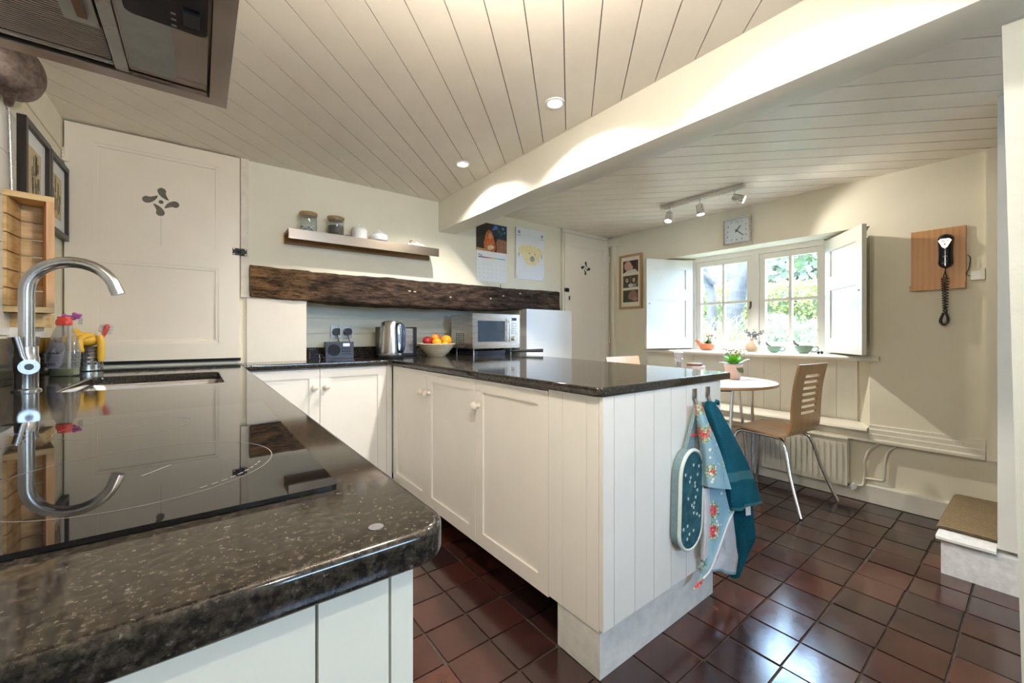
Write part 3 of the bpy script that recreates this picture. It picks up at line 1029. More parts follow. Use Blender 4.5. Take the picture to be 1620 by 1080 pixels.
bc = thing('base_cabinet', 'cream two-door base cabinet under the recess worktop between left worktop and peninsula', 'cabinet', (0.58, 2.68, 0))
box('carcass', (0.190, 2.582, 0.145, 0.9835, 2.788, WT - 0.032), CAB, bc)
shaker(bc, '-y', 2.560, 0.192, 0.5525, ZD0, ZD1, knob=(0.523, 0.775))
shaker(bc, '-y', 2.560, 0.5555, 0.948, ZD0, ZD1, knob=(0.586, 0.775))
box('filler', (0.950, 2.561, ZD0, 0.984, 2.581, WT - 0.032), CAB, bc)
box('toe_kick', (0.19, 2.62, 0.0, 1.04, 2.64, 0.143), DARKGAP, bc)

pa = thing('base_cabinet', 'cream two-door base cabinet of the peninsula nearest the fireplace recess', 'cabinet', (1.35, 2.05, 0))
box('carcass', (PX0 + 0.0205, 1.5595, 0.145, PX1 - 0.02, 2.555, WT - 0.032), CAB, pa)
shaker(pa, '-x', PX0, 2.0555, 2.538, ZD0, ZD1, knob=(2.085, 0.762))
shaker(pa, '-x', PX0, 1.5595, 2.0525, ZD0, ZD1, knob=(2.022, 0.762))
pb = thing('base_cabinet', 'cream single-door base cabinet of the peninsula beside the boarded end', 'cabinet', (1.35, 1.31, 0))
box('carcass', (PX0 + 0.0205, 1.074, 0.145, PX1 - 0.02, 1.5575, WT - 0.032), CAB, pb)
shaker(pb, '-x', PX0, 1.074, 1.5565, ZD0, ZD1, knob=(1.530, 0.762), st=0.058)
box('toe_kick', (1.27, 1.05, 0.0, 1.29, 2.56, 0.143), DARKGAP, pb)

pe = thing('peninsula_end', 'white tongue-and-groove end of the peninsula above a scuffed plinth', 'panel', (1.35, 0.9, 0))
xs = [PX0, 1.039, 1.146, 1.255, 1.361, 1.465, 1.572, 1.735]
for a, b in zip(xs, xs[1:]):
    MB().box(a + 0.0012, PY0 - 0.012, 0.158, b - 0.0012, PY0 + 0.004, WT - 0.031).bevel(0.0035, 1).build('board', CABEND, pe)
ys = [PY0 + 0.005, 0.893, 1.002, 1.0725]
for a, b in zip(ys, ys[1:]):
    MB().box(PX0, a + 0.0008, 0.150, PX0 + 0.016, b - 0.0008, WT - 0.031).bevel(0.002, 1).build('board', CABEND, pe)
box('core', (PX0 + 0.017, PY0 + 0.006, 0.146, PX1 - 0.005, 1.072, WT - 0.032), CABEND, pe)
SCUFF = plain('scuffed_plinth_paint', (0.74, 0.735, 0.70), 0.45, vary=0.10, scale=22, bump=0.1)
MB().box(PX0 + 0.004, PY0 + 0.004, 0.0, 1.700, PY0 + 0.02, 0.1455).box(PX0 + 0.004, PY0 + 0.02, 0.0, PX0 + 0.02, 1.030, 0.1455).bevel(0.002, 1).build('plinth', SCUFF, pe)
for k, (a, b) in enumerate(((0.845, 1.2), (1.2, 1.55), (1.55, 1.9), (1.9, 2.25), (2.25, 2.55))):
    MB().box(PX1 - 0.004, a, 0.10, PX1 + 0.008, b - 0.002, WT - 0.031).bevel(0.002, 1).build('board', CABEND, pe)

lc = thing('base_cabinet', 'pale boarded end and doors of the base cabinets below the hob', 'cabinet', (-0.18, 1.4, 0))
box('carcass', (XL + 0.004, 0.352, 0.12, 0.118, 2.60, WT - 0.20), CABEND, lc)
for a, b in ((-0.508, -0.42), (-0.42, -0.298), (-0.298, -0.176), (-0.176, -0.054), (-0.054, 0.0698), (0.0698, 0.126), (0.126, 0.1475)):
    MB().box(a + 0.0012, 0.332, 0.02, b - 0.0012, 0.351, WT - 0.031).bevel(0.003, 2).build('board', plain('end_board_paint', (0.84, 0.82, 0.72), 0.4, vary=0.02), lc)
for a, b in ((0.355, 0.90), (0.903, 1.45), (1.453, 2.0), (2.003, 2.55)):
    shaker(lc, '+x', 0.139, a, b, ZD0, ZD1, knob=(b - 0.03, 0.775))
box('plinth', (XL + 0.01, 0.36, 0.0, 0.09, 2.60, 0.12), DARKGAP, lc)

# ================================================================== COOKER HOOD
HZ = 1.570
hood = thing('cooker_hood', 'brushed steel cooker hood hanging over the hob at the top left', 'hood', (-0.23, 0.76, HZ))
hx0, hx1, hy0, hy1 = XL + 0.003, 0.046, 0.43, 1.084
m = MB()
rim = 0.030
m.box(hx0, hy0, HZ, hx1, hy0 + rim, HZ + 0.055).box(hx0, hy1 - rim, HZ, hx1, hy1, HZ + 0.055)
m.box(hx0, hy0 + rim, HZ, hx0 + rim, hy1 - rim, HZ + 0.055).box(hx1 - rim, hy0 + rim, HZ, hx1, hy1 - rim, HZ + 0.055)
m.box(hx0, hy0, HZ + 0.055, hx1, hy1, HZ + 0.062)
hr_ = m.bevel(0.002, 1).build('canopy', STEELH, hood)
MB().prism([(hx0, hy0 + 0.15), (-0.15, hy0 + 0.15), (-0.15, hy1 - 0.15), (hx0, hy1 - 0.15)], 'z', HZ + 0.062, CZ - 0.002).bevel(0.003, 1).build('chimney', STEELH, hood)
box('inner_plate', (-0.105, hy0 + rim + 0.002, HZ + 0.010, hx1 - rim - 0.005, hy1 - rim - 0.004, HZ + 0.016), STEELH, hood)
box('divider', (-0.124, hy0 + rim + 0.001, HZ + 0.003, -0.106, hy1 - rim - 0.003, HZ + 0.016), STEEL, hood)
fil = box('filter', (hx0 + rim + 0.004, hy0 + rim + 0.01, HZ + 0.016, -0.126, hy1 - rim - 0.012, HZ + 0.022), plain('filter_backing', (0.07, 0.06, 0.055), 0.6, 0.4), hood)
ms = MB()
n = 0
yv = hy0 + rim + 0.012
while yv < hy1 - rim - 0.014:
    ms.box(hx0 + rim + 0.006, yv, HZ + 0.010, -0.128, yv + 0.0026, HZ + 0.0162)
    yv += 0.0062
ob = ms.build('mesh_louvre', plain('filter_mesh', (0.70, 0.62, 0.57), 0.4, 0.8), fil, smooth=False)
ob['kind'] = 'stuff'
fr = MB()
a0, a1, b0, b1 = hx0 + rim + 0.004, -0.126, hy0 + rim + 0.008, hy1 - rim - 0.010
fr.box(a0, b0, HZ + 0.006, a1, b0 + 0.008, HZ + 0.02).box(a0, b1 - 0.008, HZ + 0.006, a1, b1, HZ + 0.02).box(a0, b0, HZ + 0.006, a0 + 0.006, b1, HZ + 0.02)
fr.build('filter_frame', STEEL, fil, smooth=False)
lt = MB().box(-0.168, 0.80, HZ + 0.004, -0.128, 0.930, HZ + 0.0095).bevel(0.002, 1).build('latch_plate', plain('grey_latch', (0.48, 0.47, 0.45), 0.4), fil)
MB().box(-0.150, 0.855, HZ - 0.002, -0.139, 0.905, HZ + 0.004).bevel(0.002, 1).build('latch_tab', plain('copper_tab', (0.30, 0.17, 0.11), 0.3, 0.8), lt)
LENS = plain('frosted_lamp_lens', (0.42, 0.43, 0.41), 0.18, vary=0.10, scale=25)
MB().prism(rrect(-0.101, 0.70, -0.036, 1.028, 0.010, 4), 'z', HZ + 0.004, HZ + 0.010).bevel(0.0015, 1).build('lamp_lens', LENS, hood)
cp = MB().prism(rrect(-0.090, 0.55, 0.010, 0.838, 0.012, 4), 'z', HZ - 0.006, HZ + 0.009).bevel(0.004, 2).build('control_panel', BLACKG, hood)
for k, (x, y) in enumerate(((-0.032, 0.83), (-0.032, 0.815), (-0.032, 0.80))):
    box('print_mark', (x - 0.003, y - 0.002, HZ - 0.0066, x + 0.003, y + 0.002, HZ - 0.0061), PRINT, cp)
box('switch', (-0.020, 0.780, HZ - 0.010, 0.0, 0.815, HZ - 0.005), BLACKPL, cp, 0.002)

# ================================================================== LEFT WALL: crate, pictures, ladle
cr = thing('wooden_crate', 'open pine crate with slatted back hung at the left edge above the tap', 'crate', (-0.45, 2.15, 1.152))
cz0, cz1 = 1.152, 1.548
ca, cb = Vector((-0.26, 0.9656)), Vector((-0.9656, -0.26))      # depth axis, width axis (toward the wall)
fr_ = Vector((-0.396, 2.066)); br_ = fr_ + ca * 0.125            # front-right, back-right corners
fl_ = fr_ + cb * 0.114; bl_ = br_ + cb * 0.080                   # its left side lies along the wall
def plate(name, quad, z0, z1, mat):
    return MB().prism([tuple(q) for q in quad], 'z', z0, z1).bevel(0.002, 1).build(name, mat, cr)
plate('top_board', (fr_, br_, bl_, fl_), cz1 - 0.019, cz1, PINE)
plate('bottom_board', (fr_, br_, bl_, fl_), cz0, cz0 + 0.0185, PINE)
tw_ = cb * 0.019
plate('side_board', (fr_, br_, br_ + tw_, fr_ + tw_), cz0 + 0.019, cz1 - 0.0195, PINEV)
sh = (cz1 - cz0 - 0.038) / 6
for k in range(6):
    z0 = cz0 + 0.019 + sh * k
    q = ca * random.uniform(-0.002, 0.0)
    plate('slat', (br_ + tw_ * 1.03 + q, bl_ - cb * 0.0005 + q, bl_ - ca * 0.012 - cb * 0.0005 + q, br_ - ca * 0.012 + tw_ * 1.03 + q), z0 + 0.003, z0 + sh - 0.002, PINE)
    e_ = Vector((0.011, 0.0))
    plate('slat', (fl_ + e_ * 0.05, bl_ - ca * 0.0135 + e_ * 0.05, bl_ - ca * 0.0135 + e_, fl_ + e_), z0 + 0.003, z0 + sh - 0.002, PINE)
brk = MB().box(XL + 0.001, 2.10, 1.103, -0.430, 2.24, 1.1505).bevel(0.002, 1).build('wooden_bracket', PINE)
tag(brk, 'small pine block bracketed to the wall under the crate', 'bracket')
wbk = MB().box(XL + 0.001, 2.10, 1.068, -0.455, 2.24, 1.1025).bevel(0.002, 1).build('white_block', CABEND)
tag(wbk, 'small white block between the granite upstand and pine bracket', 'block')

def wall_picture(y0, y1, z0, z1, lab, seed):
    t = thing('framed_picture', lab, 'picture', (XL, (y0 + y1) / 2, z0))
    w = 0.022
    x0, x1 = XL + 0.001, XL + 0.024
    m = MB()
    m.box(x0, y0, z0, x1, y0 + w, z1).box(x0, y1 - w, z0, x1, y1, z1).box(x0, y0 + w, z0, x1, y1 - w, z0 + w).box(x0, y0 + w, z1 - w, x1, y1 - w, z1)
    m.bevel(0.002, 1).build('frame', DARKFR, t)
    mt = box('mount', (x0, y0 + w, z0 + w, x0 + 0.010, y1 - w, z1 - w), PAPER, t)
    cy, cz = (y0 + y1) / 2, (z0 + z1) / 2
    hw, hh = (y1 - y0) * 0.24, (z1 - z0) * 0.28
    pr = MB()
    pr.box(x0 + 0.010, cy - hw, cz - hh, x0 + 0.0106, cy + hw, cz + hh)
    p = pr.build('print', plain('etching_paper', (0.55, 0.45, 0.28), 0.6, vary=0.2, scale=20), mt)
    rnd = random.Random(seed)
    for k in range(14):
        a = cy - hw * 0.85 + rnd.random() * hw * 1.5
        b = cz - hh * 0.9 + rnd.random() * hh * 1.1
        box('ink_stroke', (x0 + 0.0106, a, b, x0 + 0.011, a + hw * rnd.uniform(0.08, 0.2), b + hh * rnd.uniform(0.3, 0.8)), plain('etching_ink', (0.13, 0.12, 0.10), 0.7, vary=0.5, scale=90), p)
    return t
wall_picture(2.185, 2.487, 1.505, 1.853, 'dark framed etching on the left wall, just above the crate', 3)
wall_picture(2.495, 2.785, 1.512, 1.848, 'dark framed etching on the left wall beside the large cupboard door', 5)

ld = thing('cooking_ladle', 'large worn iron ladle standing bowl-up on the crate at the left edge', 'ladle', (-0.47, 2.13, 1.549))
# shallow round bowl seen from its back, held up by a wire handle
bw = MB()
prof = [(0.0, 0.034), (0.030, 0.032), (0.058, 0.024), (0.080, 0.010), (0.090, -0.004), (0.0925, -0.006), (0.088, -0.006), (0.078, 0.006), (0.05, 0.018), (0, 0.027)]
bw.lathe(prof, (0, 0, 0), 32)
bo = bw.build('bowl', STEELDK, ld)
Mx = Matrix.Translation((-0.470, 2.020, 1.930)) @ (Vector((0.80, -0.55, -0.20))).to_track_quat('Z', 'Y').to_matrix().to_4x4()
bo.data.transform(Mx)
MB().tube([(-0.496, 2.085, 1.549), (-0.497, 2.075, 1.70), (-0.495, 2.052, 1.838), (-0.490, 2.04, 1.86)], 0.0045, 10).build('handle', STEEL, ld)
MB().tube([(-0.495, 2.055, 1.828), (-0.488, 2.03, 1.842), (-0.480, 2.01, 1.86)], [0.010, 0.014, 0.016], 10).build('collar', STEELDK, ld)

# ================================================================== BY THE SINK
bt = thing('soap_bottle', 'clear washing-up liquid bottle with red cap and green dregs', 'bottle', (-0.442, 2.365, WT))
cxb, cyb = -0.424, 2.345
def flatprof(prof, sx, sy, c, seg=32):
    return MB().lathe(prof, c, seg, sx=sx, sy=sy)
ub = Vector((0.79, -0.61, 0))
rotb = Matrix.Translation((cxb, cyb, WT + 0.001)) @ Matrix.Rotation(math.atan2(ub.y, ub.x), 4, 'Z')
body = MB().lathe([(0, 0), (0.050, 0), (0.055, 0.004), (0.056, 0.03), (0.060, 0.075), (0.057, 0.11), (0.050, 0.14), (0.039, 0.172), (0.026, 0.197), (0.022, 0.205)], (0, 0, 0), 32, sx=1.0, sy=0.5).build('bottle_body', CLEARPL, bt)
liq = MB().lathe([(0, 0.002), (0.048, 0.002), (0.053, 0.006), (0.054, 0.028), (0, 0.028)], (0, 0, 0), 32, sx=1.0, sy=0.48).build('liquid', plain('green_soap', (0.20, 0.24, 0.01), 0.15), bt)
cap = MB().lathe([(0.0, 0.198), (0.026, 0.198), (0.027, 0.202), (0.027, 0.216), (0.022, 0.222), (0.022, 0.232), (0, 0.232)], (0, 0, 0), 24, sx=1.0, sy=0.75).build('cap', plain('red_cap', (0.72, 0.07, 0.05), 0.35), bt)
lb = MB()
lab_pts = [(-0.045, 0.036), (-0.02, 0.030), (0.01, 0.030), (0.022, 0.045), (0.030, 0.085), (0.032, 0.115), (0.020, 0.132), (0.0, 0.128), (-0.016, 0.138), (-0.034, 0.130), (-0.040, 0.105), (-0.050, 0.085), (-0.053, 0.060)]
def sidey(x, zz):
    r = 0.0605 if zz < 0.09 else 0.0605 - (zz - 0.09) * 0.28
    return -0.5 * math.sqrt(max(0.0004, r * r - x * x)) - 0.0012
vs = [lb.bm.verts.new((x, sidey(x, zz), zz)) for x, zz in lab_pts]
ctr = lb.bm.verts.new((-0.010, sidey(-0.01, 0.085), 0.085))
for i in range(len(vs)):
    lb.bm.faces.new((vs[i], vs[(i + 1) % len(vs)], ctr))
lbl = lb.build('label', plain('silver_label', (0.62, 0.60, 0.64), 0.35, vary=0.06), bt)
pieces = [body, liq, cap, lbl]
tx = text_mesh('PLATINUM', 0.012, 0.0002)
tx.transform(Matrix.Translation((-0.013, -0.0320, 0.088)) @ Matrix.Rotation(PI / 2, 4, 'X') @ Matrix.Rotation(0, 4, 'Y'))
pieces.append(link('lettering', tx, BLACKPL, lbl, smooth=False))
for k in range(7):
    pieces.append(box('barcode', (-0.030 + 0.0048 * k, -0.0316, 0.040, -0.030 + 0.0048 * k + (0.0026 if k % 2 else 0.0016), -0.0313, 0.053), plain('label_ink', (0.08, 0.07, 0.10), 0.5), lbl))
for zz in (0.075, 0.068, 0.060):
    pieces.append(box('small_print', (-0.036, -0.0318, zz, 0.014, -0.0314, zz + 0.0012), plain('label_ink', (0.08, 0.07, 0.10), 0.5), lbl))
for o in pieces:
    o.data.transform(rotb)

pot = thing('cutlery_pot', 'perforated steel pot for the washing-up brush by the cupboard door', 'pot', (-0.398, 2.60, WT))
cxp, cyp = -0.398, 2.600
pr = MB().lathe([(0, 0.002), (0.048, 0.002), (0.050, 0.004), (0.050, 0.106), (0.0515, 0.108), (0.0485, 0.108), (0.048, 0.008), (0, 0.008)], (cxp, cyp, WT), 36)
pb_ = pr.build('pot_wall', STEEL, pot)
hm = plain('pot_hole', (0.015, 0.015, 0.015), 0.7)
for i in range(14):
    a = 2 * PI * i / 14
    for j in range(4):
        c = Vector((cxp + 0.0502 * math.cos(a), cyp + 0.0502 * math.sin(a), WT + 0.034 + 0.0175 * j))
        nn = Vector((math.cos(a), math.sin(a), 0))
        MB().cyl(c - nn * 0.0002, c + nn * 0.0003, 0.0048, seg=10).build('hole', hm, pb_)

gv = thing('rubber_glove', 'pair of yellow rubber gloves draped over the steel pot', 'gloves', (cxp, cyp, WT + 0.06))
g = MB()
fx = Vector((0.79, -0.61, 0)); fy = Vector((-0.61, -0.79, 0))
cc = Vector((cxp, cyp, WT + 0.112))
for k in range(4):
    u = -0.034 + 0.0225 * k
    b0 = cc + fx * u + fy * 0.02 + Vector((0, 0, 0.052 - 0.003 * abs(k - 1.5)))
    b1 = cc + fx * u + fy * 0.058 + Vector((0, 0, 0.036))
    b2 = cc + fx * (u + 0.001) + fy * 0.066 + Vector((0, 0, 0.004))
    b3 = cc + fx * (u + 0.002) + fy * 0.060 + Vector((0, 0, -0.022 - 0.004 * (k % 2)))
    MB().tube(bez([b0, b1, b2, b3], 5), [0.0125] * 6 + [0.0122] * 5 + [0.0115] * 4 + [0.007], 12).build('finger', RUBBERY, gv)
MB().ball(cc + fy * 0.012 + Vector((0, 0, 0.026)), 0.05, 18, 12, s=(1.0, 1.0, 0.62)).build('palm', RUBBERY, gv)
MB().tube(bez([cc + fx * -0.055 + Vector((0, 0, 0.055)), cc + fx * -0.060 + fy * 0.04 + Vector((0, 0, 0.02)), cc + fx * -0.045 + fy * 0.05 + Vector((0, 0, -0.02))], 5), [0.014] * 6 + [0.012] * 4 + [0.006], 12).build('thumb', RUBBERY, gv)
MB().tube([cc + fx * -0.066 + Vector((0, 0, 0.066)), cc + fx * -0.04 + Vector((0, 0, 0.04)), cc + fx * -0.01 + Vector((0, 0, 0.03))], [0.018, 0.024, 0.03], 14).build('cuff', RUBBERY, gv)
MB().tube(bez([cc + fx * 0.052 + Vector((0, 0, 0.045)), cc + fx * 0.060 + Vector((0, 0, 0.01)), cc + fx * 0.058 + Vector((0, 0, -0.07))], 5), [0.013] * 10 + [0.009], 12).build('hanging_finger', RUBBERY, gv)
br = thing('dish_brush', 'red dish brush with clear bristles sticking out of the steel pot', 'brush', (cxp, cyp, WT + 0.01))
h0, h1 = cc + fx * 0.02 + Vector((0, 0, -0.08)), cc + fx * 0.083 + Vector((0, 0.02, 0.085))
dv = (h1 - h0).normalized()
RED = plain('red_brush_plastic', (0.75, 0.10, 0.07), 0.35)
MB().tube([h0, h1 - dv * 0.03], 0.005, 10).build('handle', RED, br)
MB().tube([h1 - dv * 0.05, h1 - dv * 0.03, h1, h1 + dv * 0.012], [0.004, 0.009, 0.011, 0.004], 12).build('head', RED, br)
bs = MB()
for k in range(90):
    t = random.random()
    a = random.random() * 2 * PI
    nn = (dv.orthogonal().normalized() * math.cos(a) + dv.cross(dv.orthogonal().normalized()) * math.sin(a))
    p0 = h1 - dv * (0.035 - 0.045 * t)
    bs.tube([p0 + nn * 0.007, p0 + nn * 0.024 + dv * 0.006], 0.0006, 4)
o = bs.build('bristles', plain('clear_bristle', (0.62, 0.60, 0.62), 0.4), br)
o['kind'] = 'stuff'
sc_ = thing('flower_scrubber', 'purple flower-shaped scrubbing brush behind the soap bottle', 'brush', (-0.420, 2.47, WT))
PUR = plain('purple_petal', (0.46, 0.13, 0.42), 0.5, vary=0.15, scale=80)
bx_, by_, bz_ = -0.428, 2.455, WT + 0.232
for q, (dx, dz) in enumerate(((-0.018, 0.0), (0.024, 0.006))):
    for k in range(9):
        a = k * 2.4
        rr_ = 0.004 + 0.0018 * k
        MB().ball((bx_ + dx * 0.79 + rr_ * math.cos(a) * 0.79, by_ - dx * 0.61 - rr_ * math.cos(a) * 0.61, bz_ + dz + rr_ * math.sin(a) * 0.7), 0.008, 8, 6, s=(1, 0.7, 0.8)).build('petal', PUR, sc_)
bs = MB()
for k in range(60):
    a, u = random.uniform(-0.9, 0.5), random.uniform(0.0, 0.02)
    p0 = Vector((bx_ + 0.035 * 0.79, by_ - 0.035 * 0.61, bz_ - 0.006 - u))
    bs.tube([p0, p0 + Vector((0.79 * 0.02, -0.61 * 0.02, 0.02 * math.sin(a)))], 0.0007, 4)
bs.build('bristles', plain('white_bristle', (0.78, 0.76, 0.72), 0.5), sc_)['kind'] = 'stuff'
MB().tube([(bx_, by_, bz_ - 0.01), (bx_ - 0.005, by_ + 0.01, WT + 0.002)], 0.006, 10).build('handle', plain('white_brush_plastic', (0.75, 0.74, 0.72), 0.4), sc_)

# ================================================================== IN THE FIREPLACE RECESS
sk_ = thing('wall_socket', 'steel double wall socket with two black plugs behind the radio', 'socket', (0.80, RYB, 1.05))
sxa, sxb, sza, szb = 0.735, 0.882, 1.050, 1.140
plate = MB().box(sxa, RYB - 0.009, sza, sxb, RYB - 0.0005, szb).bevel(0.002, 1).build('face_plate', plain('satin_socket_plate', (0.36, 0.35, 0.33), 0.35, 0.8), sk_)
for k, x in enumerate((0.772, 0.846)):
    pg = MB().prism(rrect(x - 0.025, sza + 0.022, x + 0.025, sza + 0.070, 0.018, 5), 'y', RYB - 0.048, RYB - 0.0095).bevel(0.004, 2).build('plug', BLACKPL, sk_)
    MB().tube(bez([(x, RYB - 0.035, sza + 0.024), (x + 0.004, RYB - 0.045, sza - 0.01), (x + 0.02, RYB - 0.05, sza - 0.06), (x + 0.05, RYB - 0.06, WT + 0.004)], 6), 0.003, 8).build('flex', BLACKPL, pg)
for x in (0.772, 0.846):
    box('rocker_switch', (x - 0.006, RYB - 0.0115, szb - 0.017, x + 0.006, RYB - 0.009, szb - 0.005), plain('switch_white', (0.7, 0.7, 0.68), 0.3), plate)

rd = local_thing('table_radio', 'small black table radio with blue display and raised aerial', 'radio')
MB().box(-0.088, -0.05, 0, 0.088, 0.05, 0.110).bevel(0.010, 3).build('case', plain('radio_navy_case', (0.022, 0.025, 0.035), 0.35), rd)
gr_ = MB()
for k in range(14):
    r = 0.004 + 0.0026 * k
    gr_.tube([(-0.038 + r * math.cos(2 * PI * j / 28), -0.0512, 0.055 + r * math.sin(2 * PI * j / 28)) for j in range(29)], 0.0009, 4, caps=False)
gr_.build('speaker_grille', BLACKPL, rd)['kind'] = 'stuff'
MB().prism(ellipse(-0.038, 0.055, 0.043, 0.043, 32), 'y', -0.0508, -0.050).build('speaker', BLACKPL, rd)
box('display', (0.020, -0.0512, 0.080, 0.062, -0.050, 0.100), SCREEN, rd)
for i in range(4):
    for j in range(3):
        MB().cyl((0.018 + 0.015 * i, -0.052, 0.062 - 0.017 * j), (0.018 + 0.015 * i, -0.050, 0.062 - 0.017 * j), 0.0045, seg=10).build('button', BLACKG, rd)
MB().tube([(0.020, 0.042, 0.105), (0.018, 0.045, 0.20), (0.012, 0.045, 0.315)], [0.003, 0.0026, 0.0018], 8).build('aerial', plain('white_aerial', (0.75, 0.78, 0.76), 0.3), rd)
put(rd, (0.760, 2.955, WT + 0.001), R(-6))

blk = local_thing('phone_charger', 'little black charger with chrome tip lying left of the radio', 'charger')
MB().box(-0.028, -0.012, 0, 0.018, 0.012, 0.050).bevel(0.005, 2).build('case', BLACKG, blk)
MB().tube(bez([(0.0, -0.01, 0.03), (0.03, -0.02, 0.028), (0.05, -0.02, 0.012), (0.055, -0.025, 0.003)], 5), 0.0032, 8).build('lead', BLACKPL, blk)
MB().tube([(0.026, -0.022, 0.002), (0.022, -0.024, 0.026)], [0.005, 0.003], 10).build('tip', CHROME, blk)
put(blk, (0.598, 2.92, WT + 0.001), R(10))
lead = MB()
lead.tube(bez([(0.87, 2.98, WT + 0.004), (0.92, 2.93, WT + 0.004), (0.965, 2.955, WT + 0.010), (0.94, 3.0, WT + 0.02), (0.89, 2.985, WT + 0.026), (0.93, 2.93, WT + 0.016)], 7), 0.0035, 8)
o = lead.build('power_cable', BLACKG)
tag(o, 'coiled black power cable on the worktop between radio and kettle', 'cable')

kt = local_thing('electric_kettle', 'brushed steel electric kettle with dark blue-grey handle on the worktop corner', 'kettle')
MB().lathe([(0, 0), (0.078, 0), (0.081, 0.004), (0.081, 0.012), (0.076, 0.016), (0, 0.016)], seg=36).build('base', BLACKPL, kt)
bk = MB().lathe([(0.0795, 0.017), (0.0815, 0.022), (0.080, 0.05), (0.0765, 0.13), (0.070, 0.205), (0.066, 0.236), (0.062, 0.243), (0.0, 0.246)], seg=40).build('body', STEELV, kt)
MB().tube([(0.0815 * math.cos(2 * PI * k / 32), 0.0815 * math.sin(2 * PI * k / 32), 0.028) for k in range(33)], 0.0022, 6, caps=False).build('base_band', CHROME, bk)
BLUEP = plain('kettle_handle_plastic', (0.035, 0.045, 0.085), 0.2)
hp = bez([(0.058, 0, 0.236), (0.095, 0, 0.232), (0.116, 0, 0.190), (0.118, 0, 0.120), (0.108, 0, 0.060), (0.080, 0, 0.035)], 6)
hm_ = MB()
rows = []
for i, p in enumerate(hp):
    w = 0.018
    rows.append([(p.x, -w, p.z), (p.x + 0.004, -w * 0.6, p.z), (p.x + 0.005, 0, p.z), (p.x + 0.004, w * 0.6, p.z), (p.x, w, p.z), (p.x - 0.014, w * 0.5, p.z), (p.x - 0.016, 0, p.z), (p.x - 0.014, -w * 0.5, p.z), (p.x, -w, p.z)])
hm_.sheet(rows)
bmesh.ops.remove_doubles(hm_.bm, verts=hm_.bm.verts[:], dist=0.0004)
hm_.build('handle', BLUEP, kt, ang=70)
MB().prism(rrect(-0.009, 0.085, 0.009, 0.165, 0.008, 4), 'x', 0.0755, 0.0775).build('water_gauge', plain('gauge_window', (0.55, 0.66, 0.75), 0.1), kt)
MB().tube([(-0.055, 0, 0.215), (-0.075, 0, 0.228), (-0.088, 0, 0.236)], [0.028, 0.02, 0.008], 12).build('spout', STEELV, kt)
MB().lathe([(0, 0.246), (0.050, 0.2455), (0.052, 0.249), (0.02, 0.253), (0, 0.254)], seg=28).build('lid', STEEL, kt)
put(kt, (1.030, 2.690, WT + 0.001), R(-70))

to = local_thing('toaster', 'steel and black toaster half hidden behind the kettle', 'toaster')
MB().box(-0.115, -0.07, 0.022, 0.115, 0.07, 0.205).bevel(0.018, 3).build('case', STEEL, to)
for s in (-1, 1):
    MB().box(s * 0.1155 - 0.013, -0.078, 0.004, s * 0.1155 + 0.013, 0.078, 0.215).bevel(0.012, 3).build('end_cap', BLACKPL, to)
MB().box(-0.11, -0.072, 0.002, 0.11, 0.072, 0.022).bevel(0.003, 1).build('base', BLACKPL, to)
for y in (-0.025, 0.025):
    box('slot', (-0.08, y - 0.012, 0.2045, 0.08, y + 0.012, 0.2058), DARKGAP, to)
put(to, (1.165, 2.945, WT + 0.001), R(0))

# fruit bowl and fruit
fb = thing('fruit_bowl', 'shallow woven straw bowl of fruit beside the microwave', 'bowl', (1.410, 2.775, WT))
fcx, fcy = 1.410, 2.775
wv = MB()
for i in range(13):
    t = i / 12
    r = 0.066 + 0.072 * t ** 0.85
    z = 0.008 + 0.082 * t
    wv.tube([(fcx + (r + 0.0012 * math.sin(18 * a + i * PI)) * math.cos(a), fcy + (r + 0.0012 * math.sin(18 * a + i * PI)) * math.sin(a), WT + z) for a in [2 * PI * k / 54 for k in range(55)]], 0.0046, 6, caps=False)
o = wv.build('woven_coils', plain('straw', (0.62, 0.52, 0.36), 0.75, vary=0.22, scale=120, bump=0.3), fb)
MB().lathe([(0, 0.0), (0.068, 0.0), (0.07, 0.006), (0.138, 0.088), (0.134, 0.088), (0.064, 0.01), (0, 0.008)], (fcx, fcy, WT + 0.001), 36).build('bowl', plain('straw_lining', (0.50, 0.40, 0.26), 0.8, vary=0.2, scale=90), fb)
def fruit(name, lab, cat, loc, r, mat, sq=0.94, dent=True):
    t = local_thing(name, lab, cat, 'fruit in the straw bowl')
    prof = []
    for k in range(17):
        a = PI * k / 16
        rr_ = r * math.sin(a)
        z = -r * sq * math.cos(a)
        if dent:
            z -= (0.16 * r * math.exp(-(rr_ / (0.32 * r)) ** 2)) * (1 if k > 8 else -0.6)
        prof.append((rr_, z))
    prof[0] = (0, prof[0][1]); prof[-1] = (0, prof[-1][1])
    MB().lathe(prof, seg=22).build('flesh', mat, t)
    if dent:
        MB().tube([(0, 0, r * 0.74), (0.002, 0.001, r * 0.95), (0.005, 0.002, r * 1.08)], 0.0016, 6).build('stem', plain('brown_stem', (0.09, 0.05, 0.02), 0.7), t)
    else:
        MB().ball((0, 0, r * sq), 0.004, 8, 5, s=(1, 1, 0.4)).build('navel', plain('green_navel', (0.20, 0.22, 0.05), 0.6), t)
    return put(t, loc, random.random() * 6, random.uniform(-.3, .3), random.uniform(-.3, .3))
APPLE = plain('dark_red_apple_skin', (0.33, 0.025, 0.03), 0.25, vary=0.3, scale=30)
def two_tone():
    t = NT('red_orange_peach_skin')
    f = t.noise(t.coord('Object'), 22, 3, 0.6)
    t.set(t.ramp(f, [(0.35, (0.55, 0.06, 0.02)), (0.55, (0.80, 0.24, 0.03)), (0.75, (0.85, 0.42, 0.08))]), 0.35)
    return t.m
ORANGE = plain('orange_peel', (0.86, 0.36, 0.015), 0.38, vary=0.07, scale=40, bump=0.3)
fz = WT + 0.004
